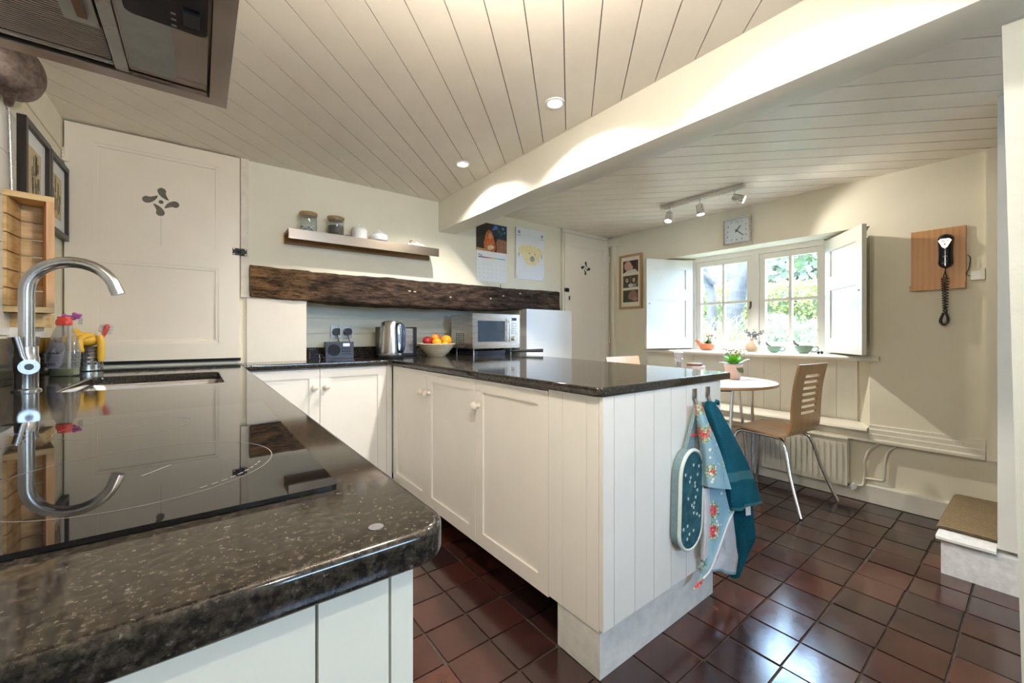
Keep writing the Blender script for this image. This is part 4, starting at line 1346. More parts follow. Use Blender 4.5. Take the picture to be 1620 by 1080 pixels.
fruit('apple', 'dark red apple at the left of the straw fruit bowl', 'apple', (fcx - 0.068, fcy + 0.010, fz + 0.108), 0.037, APPLE)
fruit('orange', 'orange at the front of the straw fruit bowl beside the dark apple', 'orange', (fcx - 0.026, fcy - 0.058, fz + 0.096), 0.036, ORANGE, 0.96, False)
fruit('peach', 'red and orange peach on top of the fruit in the straw bowl', 'peach', (fcx + 0.005, fcy + 0.022, fz + 0.130), 0.035, two_tone())
fruit('orange', 'largest orange at the right of the straw fruit bowl', 'orange', (fcx + 0.072, fcy - 0.022, fz + 0.112), 0.041, ORANGE, 0.96, False)
fruit('orange', 'small orange low in the middle of the straw fruit bowl', 'orange', (fcx + 0.030, fcy - 0.082, fz + 0.086), 0.024, ORANGE, 0.96, False)
fruit('apple', 'apple almost hidden at the back of the straw fruit bowl', 'apple', (fcx + 0.015, fcy + 0.085, fz + 0.098), 0.033, two_tone())

# microwave on its little stand, griddle pan handle poking out below
mwx0, mwx1, mwy0, mwy1, mwz0, mwz1 = 1.618, 2.070, 2.600, 2.925, 0.968, 1.236
mw = thing('microwave_oven', 'steel microwave oven standing in the recess under the lintel', 'microwave', (1.84, 2.76, WT))
MB().box(mwx0, mwy0 + 0.018, mwz0, mwx1, mwy1, mwz1).bevel(0.003, 1).build('case', STEEL, mw)
dr = MB().box(mwx0 + 0.001, mwy0, mwz0 + 0.002, mwx1 - 0.098, mwy0 + 0.0175, mwz1 - 0.001).bevel(0.003, 1).build('door', STEEL, mw)
MB().box(mwx0 + 0.048, mwy0 - 0.001, mwz0 + 0.052, mwx1 - 0.150, mwy0 + 0.002, mwz1 - 0.055).build('door_window', plain('microwave_window', (0.035, 0.055, 0.085), 0.10, vary=0.1), dr)
hd = MB().tube([(mwx1 - 0.116, mwy0 - 0.020, mwz0 + 0.045), (mwx1 - 0.116, mwy0 - 0.020, mwz1 - 0.035)], 0.006, 12)
for z in (mwz0 + 0.062, mwz1 - 0.058):
    hd.tube([(mwx1 - 0.116, mwy0 - 0.020, z), (mwx1 - 0.116, mwy0 + 0.001, z)], 0.004, 8)
hd.build('door_handle', CHROME, dr)
pnl = MB().box(mwx1 - 0.097, mwy0, mwz0 + 0.002, mwx1 - 0.001, mwy0 + 0.0175, mwz1 - 0.001).bevel(0.002, 1).build('control_panel', STEEL, mw)
box('display', (mwx1 - 0.080, mwy0 - 0.001, mwz1 - 0.050, mwx1 - 0.034, mwy0 + 0.001, mwz1 - 0.028), plain('lcd_dark', (0.03, 0.04, 0.055), 0.15), pnl)
MB().cyl((mwx1 - 0.060, mwy0 - 0.020, mwz0 + 0.075), (mwx1 - 0.060, mwy0, mwz0 + 0.075), 0.016, 0.018, 24).build('dial', CHROME, pnl)
for k in range(5):
    for j in range(2):
        box('button', (mwx1 - 0.082 + 0.030 * j, mwy0 - 0.0012, mwz0 + 0.110 + 0.020 * k, mwx1 - 0.060 + 0.030 * j, mwy0, mwz0 + 0.121 + 0.020 * k), plain('button_grey', (0.42, 0.42, 0.42), 0.35), pnl)
for i in range(4):
    for j in range(7):
        box('vent_slot', (mwx0 - 0.0006, mwy0 + 0.120 + 0.034 * i, mwz0 + 0.026 + 0.014 * j, mwx0 + 0.001, mwy0 + 0.142 + 0.034 * i, mwz0 + 0.033 + 0.014 * j), DARKGAP, mw)
for x in (mwx0 + 0.03, mwx1 - 0.07):
    for y in (mwy0 + 0.03, mwy1 - 0.04):
        MB().cyl((x, y, WT + 0.0005), (x, y, mwz0), 0.006, 0.006, 12).build('foot', plain('grey_foot', (0.35, 0.38, 0.42), 0.4), mw)
gp = thing('griddle_pan', 'dark griddle pan stored under the microwave, its handle sticking out right', 'pan', (1.85, 2.72, WT))
MB().prism(rrect(1.665, 2.645, 1.975, 2.90, 0.03), 'z', WT + 0.001, WT + 0.034).bevel(0.006, 2).build('pan', plain('cast_iron', (0.02, 0.022, 0.028), 0.4, 0.3), gp)
MB().tube([(1.97, 2.66, WT + 0.027), (2.05, 2.585, WT + 0.028), (2.14, 2.51, WT + 0.030), (2.20, 2.460, WT + 0.032)], [0.008, 0.010, 0.013, 0.014], 12).build('handle', plain('cast_iron', (0.02, 0.022, 0.028), 0.4, 0.3), gp)

# ================================================================== WALL SHELF AND ITS JARS
sx0, sx1, sz0, sz1, sy0 = 0.405, 1.362, 1.632, 1.690, 2.640
shf = thing('wall_shelf', 'steel-fronted wooden wall shelf above the lintel', 'shelf', (0.88, YB, 1.63))
MB().box(sx0, sy0, sz0, sx1, sy0 + 0.002, sz1).box(sx0, sy0 + 0.002, sz1 - 0.002, sx1, YB - 0.024, sz1).bevel(0.0008, 1).build('steel_front', STEELSH, shf)
MB().box(sx0, YB - 0.0235, sz0 - 0.005, sx1 - 0.005, YB - 0.001, sz1).bevel(0.001, 1).build('back_board', SHELFW, shf)
MB().box(sx0, sy0 + 0.0025, sz1 - 0.020, sx1 - 0.01, YB - 0.024, sz1 - 0.0025).build('wooden_shelf', SHELFW, shf)
for x in (0.46, 0.86, 1.24):
    MB().cyl((x, sy0 + 0.012, sz1 - 0.0205), (x, sy0 + 0.012, sz1 - 0.026), 0.004, seg=10).build('screw', CHROME, shf)
LIDW = wood('bamboo_lid', (0.30, 0.17, 0.06), (0.40, 0.25, 0.10), (0.48, 0.32, 0.15), (3, 20, 20), 0.5, 2.0)
def jar(loc, lab, fillmat, fill_h, heap):
    t = local_thing('storage_jar', lab, 'jar', 'glass jars on the wall shelf')
    MB().lathe([(0, 0.001), (0.046, 0.001), (0.0485, 0.004), (0.0485, 0.112), (0.0465, 0.112), (0.0465, 0.005), (0, 0.004)], seg=32).build('glass_body', JARG, t)
    MB().lathe([(0, 0.104), (0.044, 0.104), (0.045, 0.112), (0.0505, 0.1125), (0.0515, 0.117), (0.0505, 0.125), (0, 0.126)], seg=32).build('lid', LIDW, t)
    if heap:
        for k in range(16):
            p = Vector((random.uniform(-.03, .03), random.uniform(-.03, .03), 0.012 + 0.006 * (k // 3)))
            p.x -= 0.0012 * k
            m = MB().obox((0, 0, 0), (0.016, 0, 0), (0, 0.014, 0), (0, 0, 0.004)).bevel(0.003, 1)
            bmesh.ops.transform(m.bm, verts=m.bm.verts[:], matrix=Matrix.Translation((max(-.028, min(.028, p.x)), p.y * 0.8, p.z)) @ Matrix.Rotation(random.uniform(-.8, .8), 4, 'Y') @ Matrix.Rotation(random.random() * 6, 4, 'Z'))
            m.build('tea_bag', fillmat, t)
    else:
        MB().lathe([(0, 0.006), (0.0455, 0.006), (0.0455, fill_h), (0.02, fill_h + 0.002), (0, fill_h)], seg=28).build('coffee', fillmat, t)
    return put(t, loc)
jar((0.525, 2.725, sz1 + 0.0005), 'glass jar with wooden lid holding white tea bags on the shelf', plain('white_teabag', (0.72, 0.73, 0.74), 0.8), 0.06, True)
jar((0.683, 2.725, sz1 + 0.0005), 'glass jar with wooden lid half full of dark coffee on the shelf', plain('ground_coffee', (0.045, 0.020, 0.015), 0.8, vary=0.4, scale=200), 0.068, False)
sb = local_thing('sugar_pot', 'straight-sided white china pot with ring-topped lid on the shelf', 'pot')
MB().lathe([(0, 0), (0.046, 0), (0.049, 0.003), (0.049, 0.070), (0.046, 0.073), (0, 0.073)], seg=32).build('pot', WHITECER, sb)
ld_ = MB().lathe([(0, 0.074), (0.047, 0.074), (0.046, 0.080), (0.020, 0.086), (0, 0.086)], seg=32).build('lid', WHITECER, sb)
MB().tube([(0.0 + 0.011 * math.cos(2 * PI * k / 16), 0, 0.094 + 0.011 * math.sin(2 * PI * k / 16)) for k in range(17)], 0.0042, 8, caps=False).build('ring_knob', WHITECER, ld_)
put(sb, (0.830, 2.728, sz1 + 0.0005), R(20))
sb = local_thing('sugar_bowl', 'round white china bowl with small knobbed lid on the shelf', 'bowl')
MB().lathe([(0, 0), (0.030, 0), (0.032, 0.004), (0.052, 0.016), (0.058, 0.034), (0.054, 0.052), (0.044, 0.060), (0, 0.060)], seg=32).build('bowl', WHITECER, sb)
ld_ = MB().lathe([(0, 0.061), (0.044, 0.061), (0.034, 0.070), (0.012, 0.075), (0, 0.075)], seg=32).build('lid', WHITECER, sb)
MB().ball((0, 0, 0.081), 0.008, 10, 7).build('knob', WHITECER, ld_)
put(sb, (0.958, 2.725, sz1 + 0.0005))
sb = local_thing('butter_dish', 'low white dish with a brown leaf-like handle at the shelf end', 'dish')
MB().lathe([(0, 0), (0.05, 0), (0.062, 0.012), (0.060, 0.022), (0.035, 0.030), (0, 0.032)], seg=28, sx=1.1, sy=0.8).build('dish', WHITECER, sb)
MB().ball((0.01, 0, 0.036), 0.009, 10, 7, s=(1, 1, 0.9)).build('knob', WHITECER, sb)
MB().tube(bez([(-0.03, 0, 0.026), (-0.042, 0, 0.042), (-0.022, 0, 0.050)], 5), [0.004] * 10 + [0.002], 8).build('handle', SHELFW, sb)
put(sb, (1.215, 2.715, sz1 + 0.0005))
sb = local_thing('pebble', 'small brown stone on the shelf between coffee jar and white pot', 'stone')
MB().ball((0, 0, 0.016), 0.018, 14, 9, s=(1.2, 1, 0.85)).build('stone', plain('brown_stone', (0.30, 0.24, 0.17), 0.6, vary=0.2, scale=60), sb)
put(sb, (0.757, 2.745, sz1 + 0.0005))

# ================================================================== PAPERS ON THE BACK WALL
def flat(parent, name, pts, mat, d, lift):
    """flat printed shape on the back wall (x,z outline)"""
    return MB().prism(pts, 'y', YB - d - lift, YB - d).build(name, mat, parent, smooth=False)
C_ = lambda n, c, r=0.55, v=0.08, s=40: plain(n, c, r, vary=v, scale=s)
cal = thing('wall_calendar', 'wall calendar with a colour photo above its white date page', 'calendar', (1.937, YB, 1.515))
box('date_page', (1.783, YB - 0.006, 1.515, 2.091, YB - 0.003, 1.765), PAPER, cal)
ph = box('photo_page', (1.783, YB - 0.006, 1.7655, 2.091, YB - 0.003, 1.998), C_('photo_dark_brown', (0.022, 0.013, 0.012), 0.3, 0.5, 15), cal)
D = 0.006
flat(ph, 'print', [(1.94, 1.90), (2.09, 1.86), (2.09, 1.997), (1.92, 1.997)], C_('photo_night_blue', (0.010, 0.025, 0.06), 0.3, 0.8, 40), D, 0.0002)
for x, z, r in ((1.975, 1.972, 0.020), (2.05, 1.972, 0.014), (2.065, 1.94, 0.010), (1.955, 1.955, 0.012)):
    flat(ph, 'print', ellipse(x, z, r, r * 0.9, 10), C_('photo_bokeh_blue', (0.08, 0.20, 0.62), 0.3), D, 0.0004)
for x, z, r in ((2.01, 1.945, 0.020), (2.03, 1.925, 0.022), (2.0, 1.975, 0.012)):
    flat(ph, 'print', ellipse(x, z, r, r, 10), C_('photo_leaf_green', (0.03, 0.10, 0.06), 0.3, 0.5), D, 0.0004)
flat(ph, 'print', [(1.985, 1.766), (2.090, 1.766), (2.090, 1.872), (1.995, 1.880), (1.978, 1.850)], C_('photo_chair_tan', (0.26, 0.12, 0.07), 0.3, 0.25, 20), D, 0.0004)
flat(ph, 'print', [(1.86, 1.770), (1.855, 1.83), (1.872, 1.90), (1.89, 1.935), (1.91, 1.945), (1.935, 1.932), (1.952, 1.89), (1.965, 1.84), (1.975, 1.80), (1.96, 1.768)], C_('photo_hair_orange', (0.50, 0.13, 0.03), 0.3, 0.35, 60), D, 0.0006)
flat(ph, 'print', ellipse(1.918, 1.892, 0.018, 0.026, 14), C_('photo_face', (0.62, 0.30, 0.17), 0.3), D, 0.0009)
flat(ph, 'print', ellipse(1.922, 1.800, 0.034, 0.020, 14, 0.2), C_('photo_cup_pale', (0.62, 0.50, 0.33), 0.3, 0.4, 90), D, 0.0009)
flat(ph, 'print', [(1.784, 1.766), (1.93, 1.766), (1.86, 1.782), (1.784, 1.786)], C_('photo_table_tan', (0.45, 0.28, 0.10), 0.3, 0.3), D, 0.0009)
for k, c in enumerate(((0.06, 0.03, 0.16), (0.22, 0.03, 0.14), (0.50, 0.06, 0.08), (0.62, 0.25, 0.07), (0.65, 0.52, 0.12), (0.30, 0.55, 0.30), (0.12, 0.48, 0.60), (0.20, 0.36, 0.72))):
    a = 1.802 + 0.0338 * k
    flat(cal, 'colour_bar', [(a, 1.708), (a + 0.0338, 1.708), (a + 0.0338, 1.716), (a, 1.716)], C_('bar_%d' % k, c), D, 0.0003)
text('month_name', 'May', 0.026, C_('print_navy', (0.03, 0.04, 0.12)), (1.822, YB - 0.0064, 1.728), (1, 0, 0), (0, 0, 1), cal)
for i in range(7):
    for j in range(5):
        n_ = j * 7 + i - 2
        if 1 <= n_ <= 31:
            text('date', str(n_), 0.011, C_('print_grey', (0.48, 0.50, 0.55)), (1.812 + 0.042 * i, YB - 0.0062, 1.690 - 0.036 * j), (1, 0, 0), (0, 0, 1), cal)
dg = thing('dog_drawing', "child's drawing of a yellow dog's face on white paper", 'drawing', (2.35, YB, 1.565))
sh_ = box('paper', (2.188, YB - 0.012, 1.565, 2.515, YB - 0.003, 2.015), plain('glossy_white_paper', (0.82, 0.84, 0.88), 0.25, vary=0.02), dg)
D = 0.012
YEL = C_('crayon_yellow', (0.80, 0.71, 0.40), 0.6, 0.12, 60)
flat(sh_, 'crayon_head', [(2.215, 1.80), (2.212, 1.835), (2.235, 1.855), (2.29, 1.868), (2.36, 1.872), (2.43, 1.862), (2.475, 1.850), (2.495, 1.825), (2.490, 1.795), (2.462, 1.775), (2.455, 1.74), (2.43, 1.71), (2.395, 1.695), (2.35, 1.69), (2.31, 1.70), (2.285, 1.725), (2.275, 1.76), (2.25, 1.775)], YEL, D, 0.0003)
GRY = C_('pencil_grey', (0.30, 0.30, 0.33), 0.6, 0.4, 120)
flat(sh_, 'crayon_nose', ellipse(2.372, 1.752, 0.025, 0.026, 16, 0.4), GRY, D, 0.0006)
for x, z in ((2.338, 1.800), (2.405, 1.796)):
    flat(sh_, 'crayon_eye', ellipse(x, z, 0.007, 0.008, 10), GRY, D, 0.0006)
for x, z, s in ((2.212, 1.775, 1), (2.492, 1.780, -1)):
    flat(sh_, 'crayon_ear', [(x, z), (x + 0.010 * s, z + 0.022), (x + 0.014 * s, z + 0.020), (x + 0.006 * s, z - 0.022)], GRY, D, 0.0006)
for x, z in ((2.220, 1.975), (2.488, 1.968)):
    flat(sh_, 'paw_mark', ellipse(x, z, 0.014, 0.015, 12), GRY, D, 0.0004)
    for k in (-1, 0, 1):
        flat(sh_, 'paw_mark', ellipse(x + 0.013 * k, z - 0.028, 0.005, 0.005, 8), GRY, D, 0.0004)
for x in (2.20, 2.50):
    flat(sh_, 'corner_mark', ellipse(x, 1.582, 0.008, 0.008, 8), C_('crayon_pink', (0.75, 0.50, 0.52)), D, 0.0004)

# ================================================================== WINDOW WALL: clock, photos, shutters, radiator, telephone
ck = thing('wall_clock', 'square white wall clock with steel rim above the window', 'clock', (XR, 1.494, 1.80))
ky0, ky1, kz0, kz1 = 1.392, 1.597, 1.800, 2.006
x0, x1 = XR - 0.034, XR - 0.001
m = MB()
w = 0.009
m.box(x0, ky0, kz0, x1, ky0 + w, kz1).box(x0, ky1 - w, kz0, x1, ky1, kz1).box(x0, ky0 + w, kz0, x1, ky1 - w, kz0 + w).box(x0, ky0 + w, kz1 - w, x1, ky1 - w, kz1)
m.bevel(0.0015, 1).build('rim', STEEL, ck)
fc = box('face', (x0 + 0.008, ky0 + w, kz0 + w, x1, ky1 - w, kz1 - w), plain('clock_face', (0.70, 0.76, 0.76), 0.35, vary=0.02), ck)
kc = ((ky0 + ky1) / 2, (kz0 + kz1) / 2)
INK = plain('clock_ink', (0.05, 0.06, 0.07), 0.5)
for k in range(1, 13):
    a = PI / 2 - 2 * PI * k / 12
    ca, sa = math.cos(a), math.sin(a)
    q = 0.070 / max(abs(ca), abs(sa), 0.80)
    text('numeral', str(k), 0.023, INK, (x0 + 0.0075, kc[0] - q * ca, kc[1] + q * sa), (0, -1, 0), (0, 0, 1), fc)
def hand(ang_deg, L, back, w):
    a = R(90 - ang_deg)
    d = Vector((0, -math.cos(a), math.sin(a)))
    s = Vector((0, d.z, -d.y))
    c = Vector((x0 + 0.0045, kc[0], kc[1])) + d * (L - back) / 2
    MB().obox(c, d * (L + back) / 2, s * w, (0.0008, 0, 0)).build('hand', BLACKPL, ck)
hand(38, 0.048, 0.014, 0.0028)
hand(129, 0.068, 0.016, 0.0022)

pf = thing('photo_frame', 'tall oak frame with three family photos beside the left shutter', 'frame', (XR, 2.51, 1.33))
py0, py1, pz0, pz1 = 2.380, 2.648, 1.332, 1.872
x0, x1 = XR - 0.024, XR - 0.001
m = MB(); w = 0.022
m.box(x0, py0, pz0, x1, py0 + w, pz1).box(x0, py1 - w, pz0, x1, py1, pz1).box(x0, py0 + w, pz0, x1, py1 - w, pz0 + w).box(x0, py0 + w, pz1 - w, x1, py1 - w, pz1)
m.bevel(0.002, 1).build('frame', FRAMEW, pf)
mt = box('mount', (x0 + 0.010, py0 + w, pz0 + w, x1, py1 - w, pz1 - w), plain('cream_mount', (0.82, 0.76, 0.62), 0.6, vary=0.02), pf)
def flx(parent, name, pts, mat, lift):
    return MB().prism(pts, 'x', x0 + 0.010 - lift, x0 + 0.0101).build(name, mat, parent, smooth=False)
SK1, SK2 = C_('photo_skin', (0.60, 0.36, 0.28), 0.35), C_('photo_skin_shade', (0.26, 0.14, 0.11), 0.35, 0.2)
for k, (zc, bgc) in enumerate(((1.752, (0.05, 0.025, 0.02)), (1.604, (0.07, 0.11, 0.05)), (1.458, (0.025, 0.035, 0.018)))):
    a, b = 2.424, 2.604
    pp = flx(mt, 'photo', [(a, zc - 0.060), (b, zc - 0.060), (b, zc + 0.060), (a, zc + 0.060)], C_('photo_back_%d' % k, bgc, 0.3, 0.6, 25), 0.0005)
    if k == 0:
        flx(pp, 'print', ellipse(2.545, zc + 0.008, 0.044, 0.048, 18), SK1, 0.0008)
        flx(pp, 'print', ellipse(2.505, zc - 0.012, 0.020, 0.026, 12), SK1, 0.0009)
        flx(pp, 'print', [(2.43, zc - 0.06), (2.59, zc - 0.06), (2.56, zc - 0.040), (2.46, zc - 0.028)], C_('photo_bib', (0.70, 0.70, 0.72), 0.4), 0.0010)
    elif k == 1:
        for y, s in ((2.555, 1), (2.475, 1)):
            flx(pp, 'print', ellipse(y, zc + 0.010, 0.033, 0.042, 16), C_('photo_dark_hair', (0.03, 0.018, 0.014), 0.4), 0.0008)
            flx(pp, 'print', ellipse(y, zc + 0.012, 0.018, 0.024, 14), SK1, 0.0010)
            flx(pp, 'print', [(y - 0.035, zc - 0.06), (y + 0.035, zc - 0.06), (y + 0.022, zc - 0.024), (y - 0.022, zc - 0.024)], C_('photo_coat_%d' % int(y * 100), (0.05, 0.05, 0.06) if y > 2.5 else (0.30, 0.30, 0.34), 0.4), 0.0011)
        flx(pp, 'print', ellipse(2.512, zc - 0.040, 0.030, 0.018, 12), C_('photo_pale_fur', (0.65, 0.63, 0.60), 0.4), 0.0012)
    else:
        flx(pp, 'print', ellipse(2.485, zc + 0.006, 0.050, 0.050, 18), SK2, 0.0008)
        flx(pp, 'print', ellipse(2.525, zc - 0.006, 0.018, 0.024, 12), SK2, 0.0009)
        flx(pp, 'print', ellipse(2.46, zc - 0.03, 0.030, 0.022, 12), C_('photo_skin_warm', (0.36, 0.21, 0.16), 0.4), 0.0010)

def shutter(hinge, end, z0, z1, lab, grp):
    t = thing('window_shutter', lab, 'shutter', (hinge[0], hinge[1], z0), grp)
    H_, E_ = Vector((*hinge, 0)), Vector((*end, 0))
    u = (E_ - H_)
    L = u.length
    u = u.normalized()
    n = Vector((u.y, -u.x, 0))
    th = 0.012
    def B(m, a, b, za, zb, t_=th, off=0.0):
        c = H_ + u * (a + b) / 2 + n * off + Vector((0, 0, (za + zb) / 2))
        m.obox(c, u * (b - a) / 2, n * t_, (0, 0, (zb - za) / 2))
    st = 0.072
    zm0, zm1 = z0 + (z1 - z0) * 0.545, z0 + (z1 - z0) * 0.665
    m = MB()
    B(m, 0, st, z0, z1); B(m, L - st, L, z0, z1)
    B(m, st, L - st, z0, z0 + 0.10); B(m, st, L - st, z1 - 0.09, z1); B(m, st, L - st, zm0, zm1)
    m.bevel(0.002, 1).build('frame', SHUT, t)
    for za, zb in ((z0 + 0.10, zm0), (zm1, z1 - 0.09)):
        m = MB(); B(m, st - .003, L - st + .003, za - .003, zb + .003, 0.005); m.build('panel', SHUT, t)
    c = H_ + u * (L - 0.03) + Vector((0, 0, z0 + (z1 - z0) * 0.5))
    MB().ball(c + n * 0.016, 0.007, 10, 6).ball(c - n * 0.016, 0.007, 10, 6).build('knob', SHUT, t)
    m = MB()
    for zz in (z0 + 0.12, z1 - 0.12):
        m.cyl(H_ + Vector((0, 0, zz - 0.03)), H_ + Vector((0, 0, zz + 0.03)), 0.009, seg=10)
    m.build('hinge', SHUT, t)
    return t
shutter((3.615, 1.985), (3.165, 2.165), 0.950, 1.752, 'white panelled window shutter folded open at the left of the window', 'window shutters')
shutter((3.610, 0.958), (3.215, 0.668), 0.950, 1.752, 'white panelled window shutter folded open at the right of the window', 'window shutters')

# radiator
ra = thing('radiator', 'cream ribbed panel radiator under the window ledge behind the chair', 'radiator', (3.38, 1.25, 0.08))
RADP = plain('radiator_enamel', (0.72, 0.69, 0.58), 0.35, vary=0.03)
ry0, ry1, rz0, rz1 = 0.785, 1.78, 0.085, 0.388
MB().box(3.362, ry0, rz0, 3.372, ry1, rz1).bevel(0.002, 1).build('panel', RADP, ra)
MB().box(3.376, ry0 - 0.004, rz0 + 0.01, 3.405, ry0 + 0.012, rz1 + 0.004).box(3.355, ry0 - 0.003, rz1 + 0.0005, 3.405, ry1, rz1 + 0.007).bevel(0.002, 1).build('casing', RADP, ra)
y = ry0 + 0.034
rib0 = None
while y < ry1 - 0.02:
    o = MB().prism([(p[0], p[1]) for p in rrect(y - 0.010, rz0 + 0.030, y + 0.010, rz1 - 0.028, 0.009, 4)], 'x', 3.354, 3.3635).bevel(0.003, 1).build('rib', RADP, ra)
    y += 0.0333
vp_ = MB().cyl((3.380, 0.790, 0.100), (3.380, 0.745, 0.100), 0.008, seg=12)
vp_.build('valve_tail', BRASSD, ra)
MB().cyl((3.380, 0.758, 0.100), (3.380, 0.758, 0.066), 0.011, seg=12).cyl((3.376, 0.755, 0.100), (3.345, 0.748, 0.098), 0.014, 0.017, seg=16).build('valve', WHITECER, ra)
pi_ = thing('heating_pipes', 'pair of painted heating pipes rising from the radiator valve', 'pipes', (3.41, 0.68, 0.1))
PIPEP = plain('pipe_paint', (0.74, 0.71, 0.60), 0.4)
MB().tube(bez([(3.382, 0.742, 0.100), (3.400, 0.715, 0.105), (3.412, 0.708, 0.16), (3.412, 0.706, 0.25), (3.412, 0.685, 0.33), (3.410, 0.640, 0.384)], 6), 0.0075, 10).build('pipe', PIPEP, pi_)
MB().tube(bez([(3.412, 0.712, 0.148), (3.412, 0.66, 0.152), (3.412, 0.620, 0.156), (3.412, 0.612, 0.18), (3.412, 0.608, 0.27), (3.412, 0.595, 0.34), (3.410, 0.560, 0.384)], 6), 0.0075, 10).build('pipe', PIPEP, pi_)

# telephone on its beech board
tb = thing('telephone_board', 'square beech board with bottom lip mounted on the window wall', 'board', (XR, 0.38, 1.335))
MB().box(XR - 0.020, 0.268, 1.340, XR - 0.001, 0.490, 1.690).bevel(0.0015, 1).build('board', BEECH, tb)
MB().box(XR - 0.046, 0.268, 1.337, XR - 0.0205, 0.494, 1.366).bevel(0.002, 1).build('lip', BEECH, tb)
tp = thing('wall_telephone', 'black wall telephone hanging on the beech board', 'telephone', (XR - 0.03, 0.345, 1.45))
bx = XR - 0.0205
hs = MB()
rows = []
for i in range(21):
    t = i / 20
    z = 1.455 + 0.200 * t
    w = 0.026 + 0.008 * math.cos((t - 0.5) * 2 * PI * 0.98 + PI) * 1.0
    w = 0.0285 + 0.0065 * (abs(t - 0.42) / 0.5) ** 1.6
    e = min(t, 1 - t)
    w *= min(1.0, (max(e, 0.0005) / 0.13) ** 0.5)
    dep = 0.036 * min(1.0, (max(e, 0.0005) / 0.05) ** 0.5) + 0.008 * (t > 0.6) * math.sin((t - 0.6) / 0.4 * PI)
    rows.append([(bx - dep * max(0.0, math.sin(a)) ** 0.6, 0.345 + w * math.cos(a), z) for a in [PI * k / 14 for k in range(15)]])
hs.sheet(rows)
hs.face([r[0] for r in rows] + [r[-1] for r in rows][::-1])
hnd = hs.build('handset', BLACKG, tp, ang=60)
MB().prism([(0.372, 1.612), (0.362, 1.622), (0.328, 1.622), (0.318, 1.612), (0.334, 1.576), (0.345, 1.566), (0.356, 1.576)], 'x', bx - 0.0455, bx - 0.030).bevel(0.002, 1).build('earpiece', plain('silver_earpiece', (0.62, 0.62, 0.62), 0.25, 0.6), hnd)
for z in (1.610, 1.602):
    box('earpiece_slot', (bx - 0.0465, 0.328, z, bx - 0.0452, 0.362, z + 0.003), DARKGAP, hnd)
MB().ball((bx - 0.0455, 0.345, 1.590), 0.0045, 8, 6).build('logo_badge', BLACKPL, hnd)
box('key_print', (bx - 0.0375, 0.336, 1.520, bx - 0.0368, 0.354, 1.524), PRINT, hnd)
MB().obox((bx - 0.0365, 0.345, 1.488), (0, -0.009, 0.005), (0, 0.0006, 0.0012), (0.0006, 0, 0)).build('tick_print', PRINT, hnd)
cd = MB()
path = []
def coil(p0, p1, turns, r):
    p0, p1 = Vector(p0), Vector(p1)
    d = (p1 - p0)
    t = d.normalized()
    a_ = t.orthogonal().normalized()
    b_ = t.cross(a_)
    return [p0 + d * (k / (turns * 9)) + (a_ * math.cos(2 * PI * k / 9) + b_ * math.sin(2 * PI * k / 9)) * r for k in range(turns * 9 + 1)]
cxx = XR - 0.056
path += bez([(XR - 0.03, 0.345, 1.455), (cxx, 0.346, 1.43), (cxx, 0.352, 1.405)], 4)
path += coil((cxx, 0.352, 1.400), (cxx, 0.345, 1.205), 14, 0.0085)
loop = [(cxx, 0.350, 1.20), (cxx, 0.360, 1.17), (cxx, 0.362, 1.148), (cxx, 0.350, 1.133), (cxx, 0.336, 1.145), (cxx, 0.333, 1.17), (cxx, 0.342, 1.205)]
lp = bez(loop, 5)
for a, b in zip(lp, lp[1:]):
    path += coil(a, b, 1, 0.0055)[:-1]
path += coil((cxx, 0.342, 1.205), (cxx, 0.338, 1.400), 12, 0.0085)
path += bez([(cxx, 0.338, 1.405), (cxx, 0.343, 1.43), (XR - 0.035, 0.346, 1.452)], 4)
cd.tube(path, 0.0026, 5)
cd.build('coiled_cord', BLACKPL, tp)
jk = thing('telephone_jack', 'small white telephone socket with adaptor right of the beech board', 'socket', (XR, 0.22, 1.38))
MB().box(XR - 0.022, 0.2155, 1.380, XR - 0.001, 0.250, 1.428).bevel(0.003, 1).build('adaptor', plain('white_plastic', (0.80, 0.80, 0.76), 0.35), jk)
MB().box(XR - 0.030, 0.197, 1.378, XR - 0.001, 0.215, 1.440).bevel(0.003, 1).build('socket', plain('cream_plastic', (0.78, 0.75, 0.62), 0.4), jk)
MB().tube(bez([(XR - 0.012, 0.262, 1.520), (XR - 0.018, 0.252, 1.505), (XR - 0.02, 0.256, 1.45), (XR - 0.018, 0.266, 1.415), (XR - 0.014, 0.250, 1.404)], 6), 0.0022, 8).build('lead', BLACKPL, jk)

